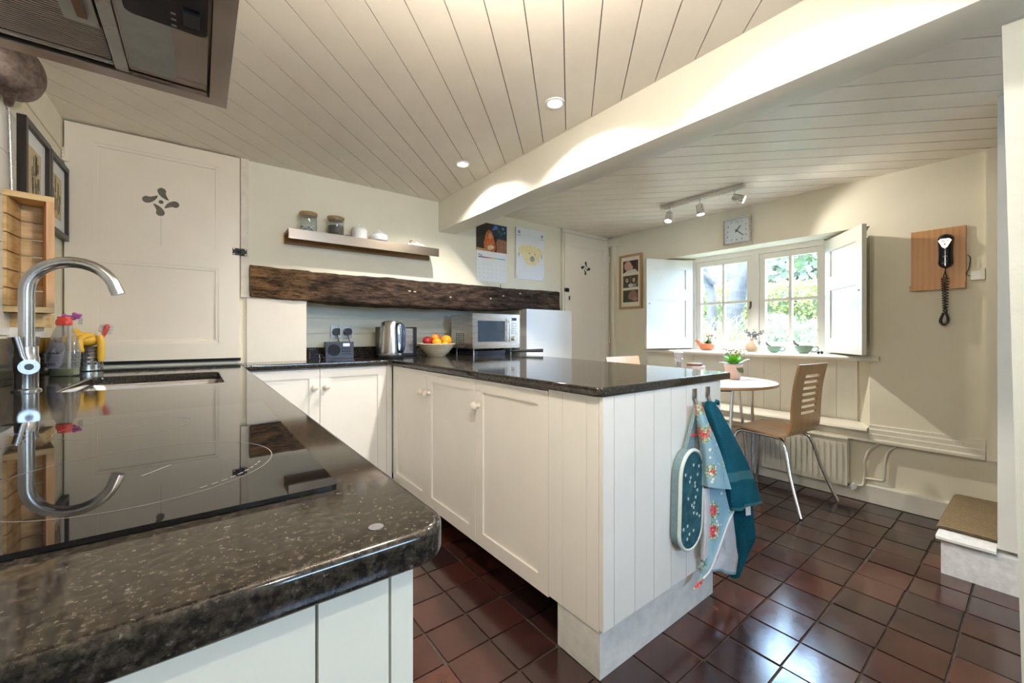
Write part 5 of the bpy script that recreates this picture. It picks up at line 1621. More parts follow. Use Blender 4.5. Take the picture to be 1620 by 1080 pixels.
# track spotlight on the ceiling
tr = thing('track_spotlight', 'steel ceiling track with three adjustable spot heads near the window', 'spotlight', (2.887, 1.525, CZ))
MB().box(2.868, 1.218, CZ - 0.028, 2.908, 1.832, CZ - 0.0005).bevel(0.0025, 1).build('bar', STEEL, tr)
WARM = (1.0, 0.93, 0.84)
for k, (y, d) in enumerate(((1.765, (-0.30, 0.02, -1.0)), (1.525, (0.06, -0.10, -1.0)), (1.282, (0.36, -0.86, -0.40)))):
    d = Vector(d).normalized()
    top = Vector((2.888, y, CZ - 0.028))
    piv = top + Vector((0, 0, -0.048))
    arm = MB().tube([top, piv], 0.0055, 10)
    arm.build('arm', CHROME, tr)
    c0, c1 = piv - d * 0.012, piv + d * 0.062
    hdp = MB().tube([c0, c0 + d * 0.006, c1 - d * 0.004, c1], [0.021, 0.0255, 0.0275, 0.0270], 20).build('head', STEEL, tr)
    nrm = d.orthogonal().normalized()
    MB().tube([c0 + nrm * 0.022 + d * 0.02, c0 + nrm * 0.05 + d * 0.05], 0.0025, 8).build('lever', CHROME, hdp)
    MB().tube([c1, c1 + d * 0.0015], 0.0235, 18).build('lens', LAMPON, hdp)
    lt = add_light('track_spot_lamp', 'SPOT', c1 + d * 0.006, 70.0 if k < 2 else 18.0, WARM, target=c1 + d, spot_size=R(92 if k < 2 else 88), spot_blend=0.45, shadow_soft_size=0.012)

# recessed downlights
def downlight(x, y, lab, watt):
    t = thing('ceiling_downlight', lab, 'downlight', (x, y, CZ), 'recessed downlights along the beam')
    MB().lathe([(0.030, -0.004), (0.033, -0.007), (0.041, -0.006), (0.043, 0.0), (0.043, 0.004), (0.030, 0.004)], (x, y, CZ), 32).build('rim', plain('white_rim', (0.80, 0.78, 0.74), 0.3), t)
    MB().lathe([(0, -0.0030), (0.029, -0.0030), (0.029, 0.0), (0, 0.0)], (x, y, CZ), 28).build('lens', LAMPON, t)
    add_light('downlight_lamp', 'SPOT', (x, y, CZ - 0.010), watt, WARM, target=(x, y, 0), spot_size=R(143), spot_blend=0.45, shadow_soft_size=0.022)
downlight(1.225, 1.293, 'recessed ceiling downlight nearest the camera, above the peninsula', 62)
downlight(1.234, 2.090, 'recessed ceiling downlight nearest the back wall', 62)
downlight(1.225, 0.490, 'recessed ceiling downlight above the end of the peninsula, out of the picture', 32)
downlight(0.30, -0.55, 'recessed ceiling downlight behind the camera', 26)

# out-of-view globe added as fill for the ceiling and aisle doors
gp_ = thing('fill_globe', 'small opal globe added over the aisle as fill, out of view', 'fill lamp', (0.40, 0.55, CZ))
MB().tube([(0.40, 0.55, CZ - 0.001), (0.40, 0.55, 1.87)], 0.003, 8).build('flex', BLACKPL, gp_)
MB().lathe([(0, 0), (0.04, 0), (0.04, -0.018), (0, -0.018)], (0.40, 0.55, CZ - 0.001), 24).build('ceiling_rose', WHITECER, gp_)
MB().ball((0.40, 0.55, 1.815), 0.07, 24, 16).build('globe', emis('fill_globe_glow', (1.0, 0.87, 0.72), 225.0), gp_)

# ================================================================== ON THE WINDOW SILL
SZ = 0.9385
LEAF = plain('fresh_leaf', (0.16, 0.36, 0.04), 0.4, vary=0.3, scale=30)
LEAFD = plain('grey_green_leaf', (0.14, 0.19, 0.10), 0.5, vary=0.35, scale=40)
def leaf_blade(base, tip, w, mat, parent, droop=0.0, name='leaf', cup=0.15):
    b, t = Vector(base), Vector(tip)
    d = t - b
    side = d.cross(Vector((0, 0, 1)))
    side = side.normalized() if side.length > 1e-6 else Vector((1, 0, 0))
    upn = side.cross(d).normalized()
    rows = []
    for i in range(7):
        s = i / 6
        ww = w * (math.sin(PI * min(0.97, s * 0.93 + 0.05)) ** 0.8)
        c = b + d * s + Vector((0, 0, -droop * s * s))
        rows.append([c - side * ww + upn * cup * ww, c, c + side * ww + upn * cup * ww])
    return MB().sheet(rows).build(name, mat, parent, ang=80)
hen = thing('hen_planter', 'terracotta hen-shaped planter with a pink-flowered succulent on the sill', 'planter', (3.50, 1.79, SZ))
TERRA = plain('terracotta', (0.52, 0.17, 0.075), 0.6, vary=0.15, scale=40)
hx, hy = 3.50, 1.785
MB().lathe([(0, 0), (0.035, 0), (0.048, 0.012), (0.058, 0.034), (0.056, 0.054), (0.050, 0.058), (0.046, 0.052), (0, 0.046)], (hx, hy, SZ), 24, sx=0.8, sy=1.15).build('body', TERRA, hen)
MB().tube(bez([(hx, hy + 0.045, SZ + 0.042), (hx - 0.002, hy + 0.064, SZ + 0.062), (hx - 0.004, hy + 0.076, SZ + 0.080)], 4), [0.022] * 4 + [0.018] * 4 + [0.013], 12).build('neck', TERRA, hen)
MB().ball((hx - 0.005, hy + 0.080, SZ + 0.082), 0.016, 12, 8).build('head', TERRA, hen)
MB().tube([(hx - 0.006, hy + 0.092, SZ + 0.080), (hx - 0.008, hy + 0.106, SZ + 0.076)], [0.006, 0.001], 8).build('beak', TERRA, hen)
for k in range(26):
    a, e = random.random() * 2 * PI, random.uniform(0.35, 1.3)
    L = random.uniform(0.03, 0.06)
    b = Vector((hx + random.uniform(-.015, .015), hy - 0.01 + random.uniform(-.025, .025), SZ + 0.052))
    leaf_blade(b, b + Vector((math.cos(a) * math.cos(e), math.sin(a) * math.cos(e), math.sin(e))) * L, 0.009, LEAFD, hen)
for k in range(12):
    c = Vector((hx + random.uniform(-.03, .03), hy - 0.015 + random.uniform(-.035, .035), SZ + random.uniform(0.115, 0.142)))
    MB().ball(c, 0.009, 8, 6, s=(1, 1, 0.7)).build('flower', plain('dusty_pink_flower', (0.46, 0.24, 0.20), 0.6, vary=0.3, scale=80), hen)
    MB().tube([c - Vector((0, 0, 0.003)), Vector((hx, hy - 0.012, SZ + 0.055))], 0.0012, 5).build('stem', LEAFD, hen)

vs_ = thing('bud_vase', 'round pale clay vase with dried eucalyptus sprigs on the sill', 'vase', (3.50, 1.42, SZ))
vx, vy = 3.50, 1.420
MB().lathe([(0, 0), (0.030, 0), (0.044, 0.014), (0.050, 0.034), (0.044, 0.058), (0.026, 0.076), (0.014, 0.086), (0.013, 0.096), (0.016, 0.101), (0.011, 0.100), (0.010, 0.085), (0, 0.085)], (vx, vy, SZ), 28).build('body', plain('pale_clay', (0.52, 0.36, 0.24), 0.5, vary=0.12, scale=18), vs_)
for k in range(7):
    a = random.uniform(-0.3, 0.3) + (PI / 2 if k % 2 else -PI / 2)
    tip = Vector((vx + random.uniform(-.02, .02), vy + math.sin(a) * random.uniform(0.015, 0.085), SZ + random.uniform(0.14, 0.20)))
    if k == 5:
        tip = Vector((vx - 0.02, vy - 0.062, SZ + 0.062))
    st_ = bez([(vx, vy, SZ + 0.090), (vx, vy + (tip.y - vy) * 0.3, SZ + 0.125), tip], 5)
    so = MB().tube(st_, 0.0012, 5).build('sprig', plain('dry_stem', (0.16, 0.14, 0.11), 0.7), vs_)
    for p in st_[5:]:
        for q in range(3):
            o_ = p + Vector((random.uniform(-.01, .01), random.uniform(-.013, .013), random.uniform(-.008, .010)))
            MB().ball(o_, random.uniform(0.004, 0.0075), 6, 5, s=(1, 1, 0.6)).build('leaf', plain('grey_eucalyptus', (0.16, 0.16, 0.16), 0.6, vary=0.3, scale=60), so)

GREENC = plain('celadon_glaze', (0.19, 0.30, 0.23), 0.2, vary=0.10, scale=14)
def bird_cup(loc, s, lab, rz):
    t = local_thing('bird_cup', lab, 'cup', 'green bird cups on the sill')
    MB().lathe([(0, 0), (0.026, 0), (0.028, 0.004), (0.042, 0.016), (0.052, 0.038), (0.054, 0.054), (0.051, 0.054), (0.048, 0.038), (0.038, 0.018), (0, 0.012)], seg=30).build('cup', GREENC, t)
    MB().tube(bez([(0, -0.050, 0.044), (0, -0.078, 0.050), (0, -0.086, 0.030), (0, -0.066, 0.014), (0, -0.044, 0.018)], 5), 0.0042, 8).build('handle', GREENC, t)
    bd = MB().tube(bez([(0, 0.030, 0.056), (0, 0.048, 0.066), (0, 0.060, 0.078)], 4), [0.007] * 4 + [0.010] * 4 + [0.007], 10).build('bird', plain('bird_bronze', (0.12, 0.10, 0.085), 0.4), t)
    MB().ball((0, 0.062, 0.086), 0.0085, 10, 7).build('bird_head', plain('bird_bronze', (0.12, 0.10, 0.085), 0.4), bd)
    put(t, loc, rz)
    t.scale = (s, s, s)
    return t
bird_cup((3.50, 1.262, SZ), 0.86, 'smaller green glazed bird cup on the sill beside the vase', R(0))
bird_cup((3.50, 1.068, SZ), 1.02, 'larger green glazed bird cup on the sill, nearer the right shutter', R(0))
sg = local_thing('sunglasses', 'dark sunglasses lying on the sill below the right shutter', 'glasses')
for s in (-1, 1):
    m = MB().tube([(0, s * 0.026 + 0.020 * math.cos(2 * PI * k / 16), 0.018 + 0.016 * math.sin(2 * PI * k / 16)) for k in range(17)], 0.0022, 6, caps=False)
    m.build('rim', BLACKG, sg)
    MB().prism(ellipse(s * 0.026, 0.018, 0.019, 0.015, 14), 'x', -0.0008, 0.0008).build('lens', plain('blue_black_lens', (0.02, 0.035, 0.07), 0.1), sg)
    MB().tube([(0, s * 0.046, 0.024), (0.06, s * 0.046, 0.024), (0.075, s * 0.046, 0.006)], 0.002, 6).build('arm', BLACKG, sg)
put(sg, (3.45, 0.955, SZ), R(70))
sg.scale = (0.6, 0.6, 0.6)

# ================================================================== DINING TABLE, CHAIRS AND WHAT STANDS ON THE TABLE
TC = Vector((2.83, 1.436, 0)); TZ = 0.760
tb_ = thing('dining_table', 'small round pale wood table with chrome legs beside the window', 'table', (TC.x, TC.y, 0))
MB().lathe([(0, TZ - 0.0225), (0.405, TZ - 0.0225), (0.416, TZ - 0.016), (0.420, TZ - 0.008), (0.418, TZ - 0.002), (0.414, TZ - 0.0005), (0.40, TZ), (0, TZ)], (TC.x, TC.y, 0), 72).build('table_top', TABLEW, tb_)
MB().lathe([(0.400, TZ - 0.0235), (0.4195, TZ - 0.0175), (0.4212, TZ - 0.008), (0.4195, TZ - 0.0035)], (TC.x, TC.y, 0), 72).build('edge_band', PLY, tb_)
for a in (-140, -20, 100):
    a = R(a)
    d, s = Vector((math.cos(a), math.sin(a), 0)), Vector((-math.sin(a), math.cos(a), 0))
    foot = TC + d * 0.385
    for q in (-1, 1):
        top = TC + d * 0.335 + s * 0.062 * q + Vector((0, 0, TZ - 0.028))
        f_ = foot + s * 0.014 * q + Vector((0, 0, 0.002))
        MB().tube([top, top + (f_ - top) * 0.5, f_], 0.0105, 12).build('leg', CHROME, tb_)
    m = MB().tube([TC + d * 0.335 - s * 0.062 + Vector((0, 0, TZ - 0.029)), TC + d * 0.335 + s * 0.062 + Vector((0, 0, TZ - 0.029))], 0.0105, 12)
    m.build('leg_bridge', CHROME, tb_)

def make_chair(lab):
    t = local_thing('dining_chair', lab, 'chair', 'bent plywood dining chairs')
    # one continuous bent ply shell: profile (y, z) from the front lip over the seat and up the back
    prof = bez([(0.415, 0.432, 0), (0.385, 0.450, 0), (0.28, 0.452, 0), (0.15, 0.440, 0), (0.075, 0.442, 0), (0.030, 0.475, 0), (0.016, 0.530, 0), (0.012, 0.62, 0), (0.0, 0.76, 0), (-0.028, 0.895, 0)], 6)
    prof = [(p[0], p[1]) for p in prof]
    n = len(prof)
    us = [-1, -0.80, -0.62, -0.30, 0, 0.30, 0.62, 0.80, 1]
    us = [-1, -0.85, -0.53, -0.2, 0.2, 0.53, 0.85, 1]
    def pt(i, u, off):
        (y, z) = prof[i]
        y0, z0 = prof[max(0, i - 1)]; y1, z1 = prof[min(n - 1, i + 1)]
        ty, tz = y1 - y0, z1 - z0
        L = math.hypot(ty, tz)
        ny, nz = -tz / L, ty / L
        s = i / (n - 1)
        w = 0.196 - 0.010 * s if s > 0.5 else 0.200 - 0.008 * (1 - s)
        if i == 0: w *= 0.88
        if i == 1: w *= 0.95
        if i == n - 1: w *= 0.985
        curve = 0.012 * (u * u) * (1.0 if s > 0.5 else 0.35)
        return (u * w, y + ny * (off + 0), z + nz * off) if False else (u * w, y + ny * off + (curve if s > 0.5 else 0), z + nz * off + (curve if s <= 0.5 else 0))
    fine = []
    # rows in the back where slots are: seven slots between heights
    m = MB()
    slots = [0.592 + 0.0385 * k for k in range(7)]
    # resample profile finely in the upper back so slot edges fall on rows
    zs_back = []
    for zc in slots:
        zs_back += [zc - 0.0085, zc + 0.0085]
    P2 = [p for p in prof if not (p[0] < 0.02 and p[1] > 0.56)]
    def y_at(z):
        for a, b in zip(prof, prof[1:]):
            if a[0] < 0.05 and a[1] <= z <= b[1]:
                return a[0] + (b[0] - a[0]) * (z - a[1]) / (b[1] - a[1])
        return -0.028
    tail = [(y_at(z), z) for z in [0.565] + zs_back + [0.85, 0.875, 0.890, 0.895]]
    P2 = [p for p in P2 if p[1] < 0.56 or p[0] > 0.02] + tail
    prof = P2
    n = len(prof)
    US = [-1, -0.9, -0.50, 0.50, 0.9, 1]
    US = [-1, -0.75, -0.36, 0.0, 0.36, 0.75, 1]
    S0, S1 = 0.20, 0.74      # slots sit off-centre toward one side, as cut in the shell
    US = [-1, -0.72, -0.46, -0.2, 0.06, 0.32, 0.58, 0.80, 1]
    US = [-1, -0.80, -0.52, -0.26, 0.0, 0.26, 0.52, 0.80, 1]
    front, back = [], []
    for i in range(n):
        front.append([m.bm.verts.new(pt(i, u, 0.0055)) for u in US])
        back.append([m.bm.verts.new(pt(i, u, -0.0055)) for u in US])
    def is_slot(i, k):
        zc = (prof[i][1] + prof[i + 1][1]) / 2
        return prof[i][0] < 0.03 and any(abs(zc - s) < 0.006 for s in slots) and 2 <= k <= 5
    for i in range(n - 1):
        for k in range(len(US) - 1):
            if is_slot(i, k):
                continue
            m.bm.faces.new((front[i][k], front[i][k + 1], front[i + 1][k + 1], front[i + 1][k]))
            m.bm.faces.new((back[i][k], back[i + 1][k], back[i + 1][k + 1], back[i][k + 1]))
    # close outer edges and slot walls
    for i in range(n - 1):
        for k in (0, len(US) - 1):
            m.bm.faces.new((front[i][k], front[i + 1][k], back[i + 1][k], back[i][k]))
    for i in (0, n - 1):
        for k in range(len(US) - 1):
            m.bm.faces.new((front[i][k], front[i][k + 1], back[i][k + 1], back[i][k]))
    for i in range(n - 1):
        if is_slot(i, 2):
            for k in range(2, 6):
                m.bm.faces.new((front[i][k], front[i][k + 1], back[i][k + 1], back[i][k]))
                m.bm.faces.new((front[i + 1][k], back[i + 1][k], back[i + 1][k + 1], front[i + 1][k + 1]))
            for k in (2, 6):
                m.bm.faces.new((front[i][k], back[i][k], back[i + 1][k], front[i + 1][k]))
    m.build('plywood_shell', PLY, t, ang=35)
    for s in (-1, 1):
        leg = bez([(s * 0.245, -0.050, 0.003), (s * 0.205, 0.02, 0.20), (s * 0.176, 0.062, 0.365), (s * 0.160, 0.095, 0.418), (s * 0.150, 0.150, 0.428)], 7)
        MB().tube(leg, 0.0098, 12).build('leg', CHROME, t)
        leg = bez([(s * 0.215, 0.440, 0.003), (s * 0.190, 0.410, 0.20), (s * 0.165, 0.385, 0.380), (s * 0.152, 0.350, 0.428), (s * 0.150, 0.280, 0.430)], 7)
        MB().tube(leg, 0.0098, 12).build('leg', CHROME, t)
        MB().tube([(s * 0.150, 0.145, 0.428), (s * 0.150, 0.285, 0.430)], 0.0098, 12).build('seat_rail', CHROME, t)
    MB().tube([(-0.15, 0.20, 0.426), (0.15, 0.20, 0.426)], 0.008, 10).build('cross_rail', CHROME, t)
    return t
ch = make_chair('brown plywood chair with slotted back, drawn up to the table before the radiator')
put(ch, (3.030, 0.888, 0), R(-6))
c2 = copy_tree(ch)
c2['label'] = 'plywood chair on the far side of the table, only its backrest showing over the worktop'
put(c2, (2.745, 2.085, 0), R(174))

fp = thing('flowering_plant', 'potted green plant with pale yellow flowers in a pink pot on the table', 'plant', (3.00, 1.340, TZ))
px_, py_ = 3.000, 1.340
MB().lathe([(0, 0), (0.040, 0), (0.043, 0.003), (0.057, 0.092), (0.060, 0.095), (0.060, 0.108), (0.055, 0.108), (0.052, 0.092), (0, 0.088)], (px_, py_, TZ + 0.0005), 30).build('pot', plain('pale_pink_pot', (0.60, 0.47, 0.41), 0.6, vary=0.05), fp)
LEAFB = plain('bright_leaf', (0.14, 0.42, 0.03), 0.35, vary=0.2, scale=25)
rnd = random.Random(11)
for k in range(17):
    a = 2 * PI * k / 17 * 1.0 + rnd.uniform(-.2, .2)
    e = rnd.uniform(0.35, 1.05)
    L = rnd.uniform(0.075, 0.115)
    b = Vector((px_ + 0.012 * math.cos(a), py_ + 0.012 * math.sin(a), TZ + 0.100))
    leaf_blade(b, b + Vector((math.cos(a) * math.cos(e), math.sin(a) * math.cos(e), math.sin(e))) * L, rnd.uniform(0.020, 0.030), LEAFB, fp, 0.02)
for k in range(5):
    a = R(-120 + 14 * k)
    b = Vector((px_ + 0.045 * math.cos(a), py_ + 0.045 * math.sin(a), TZ + 0.108))
    leaf_blade(b, b + Vector((0.020 * math.cos(a), 0.020 * math.sin(a), -0.055 - 0.006 * (k % 3))), 0.017, LEAFD, fp, 0.0)
for k in range(46):
    c = Vector((px_ + rnd.gauss(0, 0.030), py_ + rnd.gauss(0, 0.030), TZ + rnd.uniform(0.165, 0.215)))
    st_ = MB().tube([(px_ + rnd.uniform(-.01, .01), py_ + rnd.uniform(-.01, .01), TZ + 0.10), c], 0.0011, 5).build('stem', LEAF, fp)
    MB().ball(c, rnd.uniform(0.005, 0.008), 7, 5, s=(1, 1, 0.8)).build('flower', plain('cream_flower', (0.42, 0.36, 0.17), 0.6, vary=0.25, scale=60) if k % 3 else plain('brown_bud', (0.22, 0.16, 0.07), 0.6), st_)

gm = thing('salt_mill', 'clear acrylic salt mill standing on the far side of the table', 'mill', (2.90, 1.70, TZ))
gx, gy = 2.880, 1.685
ACR = glass('acrylic', (0.90, 0.90, 0.95), haze=0.18, ior=1.8)
MB().lathe([(0, 0), (0.034, 0), (0.034, 0.020), (0.024, 0.050), (0.021, 0.085), (0.026, 0.115), (0.032, 0.130), (0.026, 0.138), (0.034, 0.160), (0.034, 0.178), (0.020, 0.190), (0, 0.192)], (gx, gy, TZ + 0.0005), 10).build('body', ACR, gm)
MB().lathe([(0.0355, 0.0), (0.0355, 0.018), (0.031, 0.020), (0.031, 0.0)], (gx, gy, TZ + 0.001), 24).build('foot_ring', WHITECER, gm)
MB().lathe([(0, 0.072), (0.013, 0.072), (0.013, 0.110), (0, 0.110)], (gx, gy, TZ), 16).build('core', plain('mill_core', (0.12, 0.11, 0.13), 0.3), gm)
co = thing('coaster_box', 'low brown lidded box on the table beside the salt mill', 'box', (2.95, 1.60, TZ))
MB().lathe([(0, 0), (0.062, 0), (0.064, 0.003), (0.064, 0.078), (0.060, 0.080), (0, 0.080)], (2.945, 1.585, TZ + 0.0005), 28).build('box', plain('grey_cork', (0.42, 0.40, 0.38), 0.6), co)
MB().lathe([(0, 0.081), (0.052, 0.081), (0.053, 0.083), (0.053, 0.099), (0.050, 0.101), (0, 0.101)], (2.935, 1.59, TZ + 0.0005), 28).build('lid', plain('brown_leather', (0.16, 0.09, 0.06), 0.45), co)

# ================================================================== STAIR STEP WITH SEAGRASS
sp_ = thing('stair_step', 'scuffed white bottom stair step with projecting nosing', 'step', (3.0, 0.2, 0))
MB().prism([(2.640, 0.158), (2.646, 0.152), (2.780, 0.151), (3.38, 0.151), (3.38, 0.172), (2.648, 0.172), (2.641, 0.168)], 'y', 0.123, 0.300).bevel(0.003, 1).build('tread', plain('scuffed_white_paint', (0.70, 0.69, 0.66), 0.5), sp_)
def seagrass():
    t = NT('seagrass_weave')
    v = t.coord('Object')
    w = t.n('ShaderNodeTexWave', wave_type='BANDS', bands_direction='X')
    w.inputs['Scale'].default_value = 14.0
    t.l(v, w.inputs['Vector'])
    n1 = t.noise(v, 90, 3, 0.6)
    f = t.mix(0.35, w.outputs['Fac'], n1)
    c = t.ramp(f, [(0.2, (0.06, 0.042, 0.022)), (0.55, (0.24, 0.175, 0.095)), (0.85, (0.36, 0.28, 0.16))])
    t.set(c, 0.9)
    t.bump(f, 0.5, 0.004)
    return t.m
SEA = seagrass()
mat_ = thing('seagrass_mat', 'ribbed brown seagrass carpet on the stair step', 'carpet', (3.0, 0.2, 0.172))
cm = MB()
x = 2.742
k = 0
ribm = MB()
while x < 3.36:
    path = [(x, 0.126, 0.182)]
    for q in range(10):
        path.append((x, 0.135 + 0.0165 * q, 0.182 + 0.0012 * (q % 2)))
    path += [(x, 0.300, 0.180), (x, 0.306, 0.172), (x, 0.306, 0.160)]
    MB().tube(path, 0.0066, 6).build('rib', SEA, mat_)
    x += 0.0122

# ================================================================== HOOKS AND CLOTHS ON THE PENINSULA END
EY = PY0 - 0.0125
def hook(x, lab):
    t = thing('coat_hook', lab, 'hook', (x, EY, 0.80), 'hooks on the peninsula end')
    cutout('plate', [(x - 0.013, 0.826), (x + 0.013, 0.826), (x + 0.013, 0.868), (x - 0.013, 0.868)], [rrect(x - 0.0055, 0.836, x + 0.0055, 0.860, 0.004, 3)], BRASSD, 'y', EY - 0.005, EY - 0.0005, t)
    MB().tube(bez([(x, EY - 0.004, 0.830), (x, EY - 0.010, 0.815), (x, EY - 0.018, 0.803), (x, EY - 0.034, 0.806), (x, EY - 0.038, 0.820)], 5), [0.006] * 5 + [0.0055] * 10 + [0.005] * 5 + [0.006], 10).build('prong', BRASSD, t)
    return t
hook(1.520, 'pewter wall hook holding the floral apron and oven mitt')
hook(1.622, 'pewter wall hook holding the teal towel')

TOWEL_FRONT = [
    [(1.563, 0.805, 0.811), (1.558, 0.790, 0.819), (1.572, 0.785, 0.820), (1.633, 0.800, 0.805)],
    [(1.563, 0.800, 0.768), (1.557, 0.775, 0.772), (1.587, 0.770, 0.777), (1.659, 0.785, 0.759)],
    [(1.597, 0.795, 0.678), (1.586, 0.760, 0.681), (1.626, 0.755, 0.681), (1.712, 0.765, 0.671)],
    [(1.628, 0.790, 0.574), (1.626, 0.750, 0.577), (1.689, 0.740, 0.572), (1.779, 0.745, 0.561)],
    [(1.654, 0.785, 0.469), (1.646, 0.740, 0.479), (1.703, 0.725, 0.480), (1.813, 0.725, 0.463)],
    [(1.675, 0.780, 0.374), (1.666, 0.735, 0.387), (1.719, 0.715, 0.392), (1.836, 0.710, 0.385)],
]
TOWEL_BACK = [
    [(1.680, 0.800, 0.433), (1.757, 0.790, 0.405), (1.786, 0.760, 0.412), (1.826, 0.740, 0.417)],
    [(1.691, 0.800, 0.327), (1.757, 0.785, 0.301), (1.791, 0.755, 0.310), (1.826, 0.735, 0.318)],
    [(1.701, 0.800, 0.247), (1.768, 0.785, 0.216), (1.791, 0.750, 0.223), (1.838, 0.730, 0.228)],
    [(1.723, 0.800, 0.162), (1.774, 0.785, 0.141), (1.792, 0.760, 0.146), (1.827, 0.745, 0.172)],
    [(1.734, 0.800, 0.106), (1.757, 0.785, 0.068), (1.757, 0.765, 0.082), (1.768, 0.755, 0.145)],
]
APRON_FRONT = [
    [(1.483, 0.800, 0.811), (1.464, 0.780, 0.818), (1.472, 0.775, 0.818), (1.505, 0.785, 0.808)],
    [(1.496, 0.800, 0.745), (1.467, 0.770, 0.754), (1.476, 0.760, 0.757), (1.533, 0.775, 0.749)],
    [(1.506, 0.795, 0.656), (1.480, 0.760, 0.665), (1.507, 0.750, 0.665), (1.586, 0.765, 0.654)],
    [(1.505, 0.790, 0.573), (1.493, 0.755, 0.580), (1.529, 0.742, 0.579), (1.626, 0.755, 0.563)],
    [(1.501, 0.785, 0.509), (1.498, 0.750, 0.513), (1.553, 0.735, 0.500), (1.646, 0.740, 0.474)],
]
APRON_MID = [
    [(1.524, 0.800, 0.518), (1.567, 0.785, 0.508), (1.627, 0.770, 0.489), (1.694, 0.757, 0.453)],
    [(1.529, 0.800, 0.420), (1.557, 0.780, 0.415), (1.617, 0.765, 0.395), (1.699, 0.752, 0.405)],
    [(1.534, 0.800, 0.322), (1.553, 0.780, 0.319), (1.586, 0.765, 0.305), (1.631, 0.757, 0.330)],
    [(1.534, 0.800, 0.224), (1.548, 0.785, 0.221), (1.557, 0.770, 0.220), (1.576, 0.765, 0.245)],
    [(1.524, 0.800, 0.150), (1.524, 0.790, 0.148), (1.524, 0.780, 0.160), (1.533, 0.775, 0.183)],
    [(1.455, 0.790, 0.128), (1.459, 0.785, 0.139), (1.472, 0.782, 0.145), (1.491, 0.780, 0.165)],
]
APRON_LINING = [
    [(1.648, 0.790, 0.393), (1.668, 0.782, 0.390), (1.695, 0.777, 0.390), (1.728, 0.777, 0.390)],
    [(1.654, 0.790, 0.290), (1.668, 0.777, 0.286), (1.700, 0.772, 0.278), (1.750, 0.777, 0.267)],
    [(1.659, 0.790, 0.200), (1.679, 0.777, 0.191), (1.717, 0.772, 0.181), (1.773, 0.777, 0.166)],
    [(1.572, 0.792, 0.152), (1.638, 0.785, 0.141), (1.695, 0.777, 0.109), (1.791, 0.780, 0.073)],
]
APRON_LINING_LEFT = [
    [(1.520, 0.795, 0.492), (1.515, 0.785, 0.496), (1.524, 0.780, 0.495), (1.558, 0.785, 0.484)],
    [(1.520, 0.795, 0.388), (1.514, 0.780, 0.395), (1.533, 0.775, 0.392), (1.571, 0.782, 0.371)],
    [(1.520, 0.795, 0.304), (1.514, 0.780, 0.306), (1.532, 0.777, 0.300), (1.572, 0.785, 0.287)],
    [(1.520, 0.795, 0.219), (1.515, 0.785, 0.221), (1.523, 0.782, 0.219), (1.547, 0.787, 0.226)],
]

def cloth(name, ctrl, mats, parent, nu=14, nv=8, th=0.004, wav=0.004, freq=3.0, seed=0, mfun=None):
    """smooth sheet through control rows, with soft fold waves and real thickness"""
    cols = [[Vector(r[k]) for r in ctrl] for k in range(len(ctrl[0]))]
    dense = [bez(c, nv) for c in cols]
    rows = []
    for i in range(len(dense[0])):
        line = bez([c[i] for c in dense], nu)
        out = []
        for j, p in enumerate(line):
            s = j / (len(line) - 1)
            t = i / (len(dense[0]) - 1)
            d = wav * t * math.sin(2 * PI * freq * s + seed) + 0.5 * wav * noise.noise((p.x * 30, p.z * 18, seed))
            out.append(p + Vector((0.3 * d, -d, 0)))
        rows.append(out)
    m = MB()
    front = [[m.bm.verts.new(p) for p in r] for r in rows]
    back = [[m.bm.verts.new(p + Vector((0.0, th, 0))) for p in r] for r in rows]
    I, J = len(rows) - 1, len(rows[0]) - 1
    def F(vs, i, j):
        f = m.bm.faces.new(vs)
        f.material_index = mfun(i / I, j / J) if mfun else 0
    for i in range(I):
        for j in range(J):
            F((front[i][j], front[i][j + 1], front[i + 1][j + 1], front[i + 1][j]), i, j)
            F((back[i][j], back[i + 1][j], back[i + 1][j + 1], back[i][j + 1]), i, j)
    for i in range(I):
        for j in (0, J):
            F((front[i][j], front[i + 1][j], back[i + 1][j], back[i][j]), i, j)
    for j in range(J):
        for i in (0, I):
            F((front[i][j], front[i][j + 1], back[i][j + 1], back[i][j]), i, j)
    return m.build(name, mats, parent, ang=70), rows

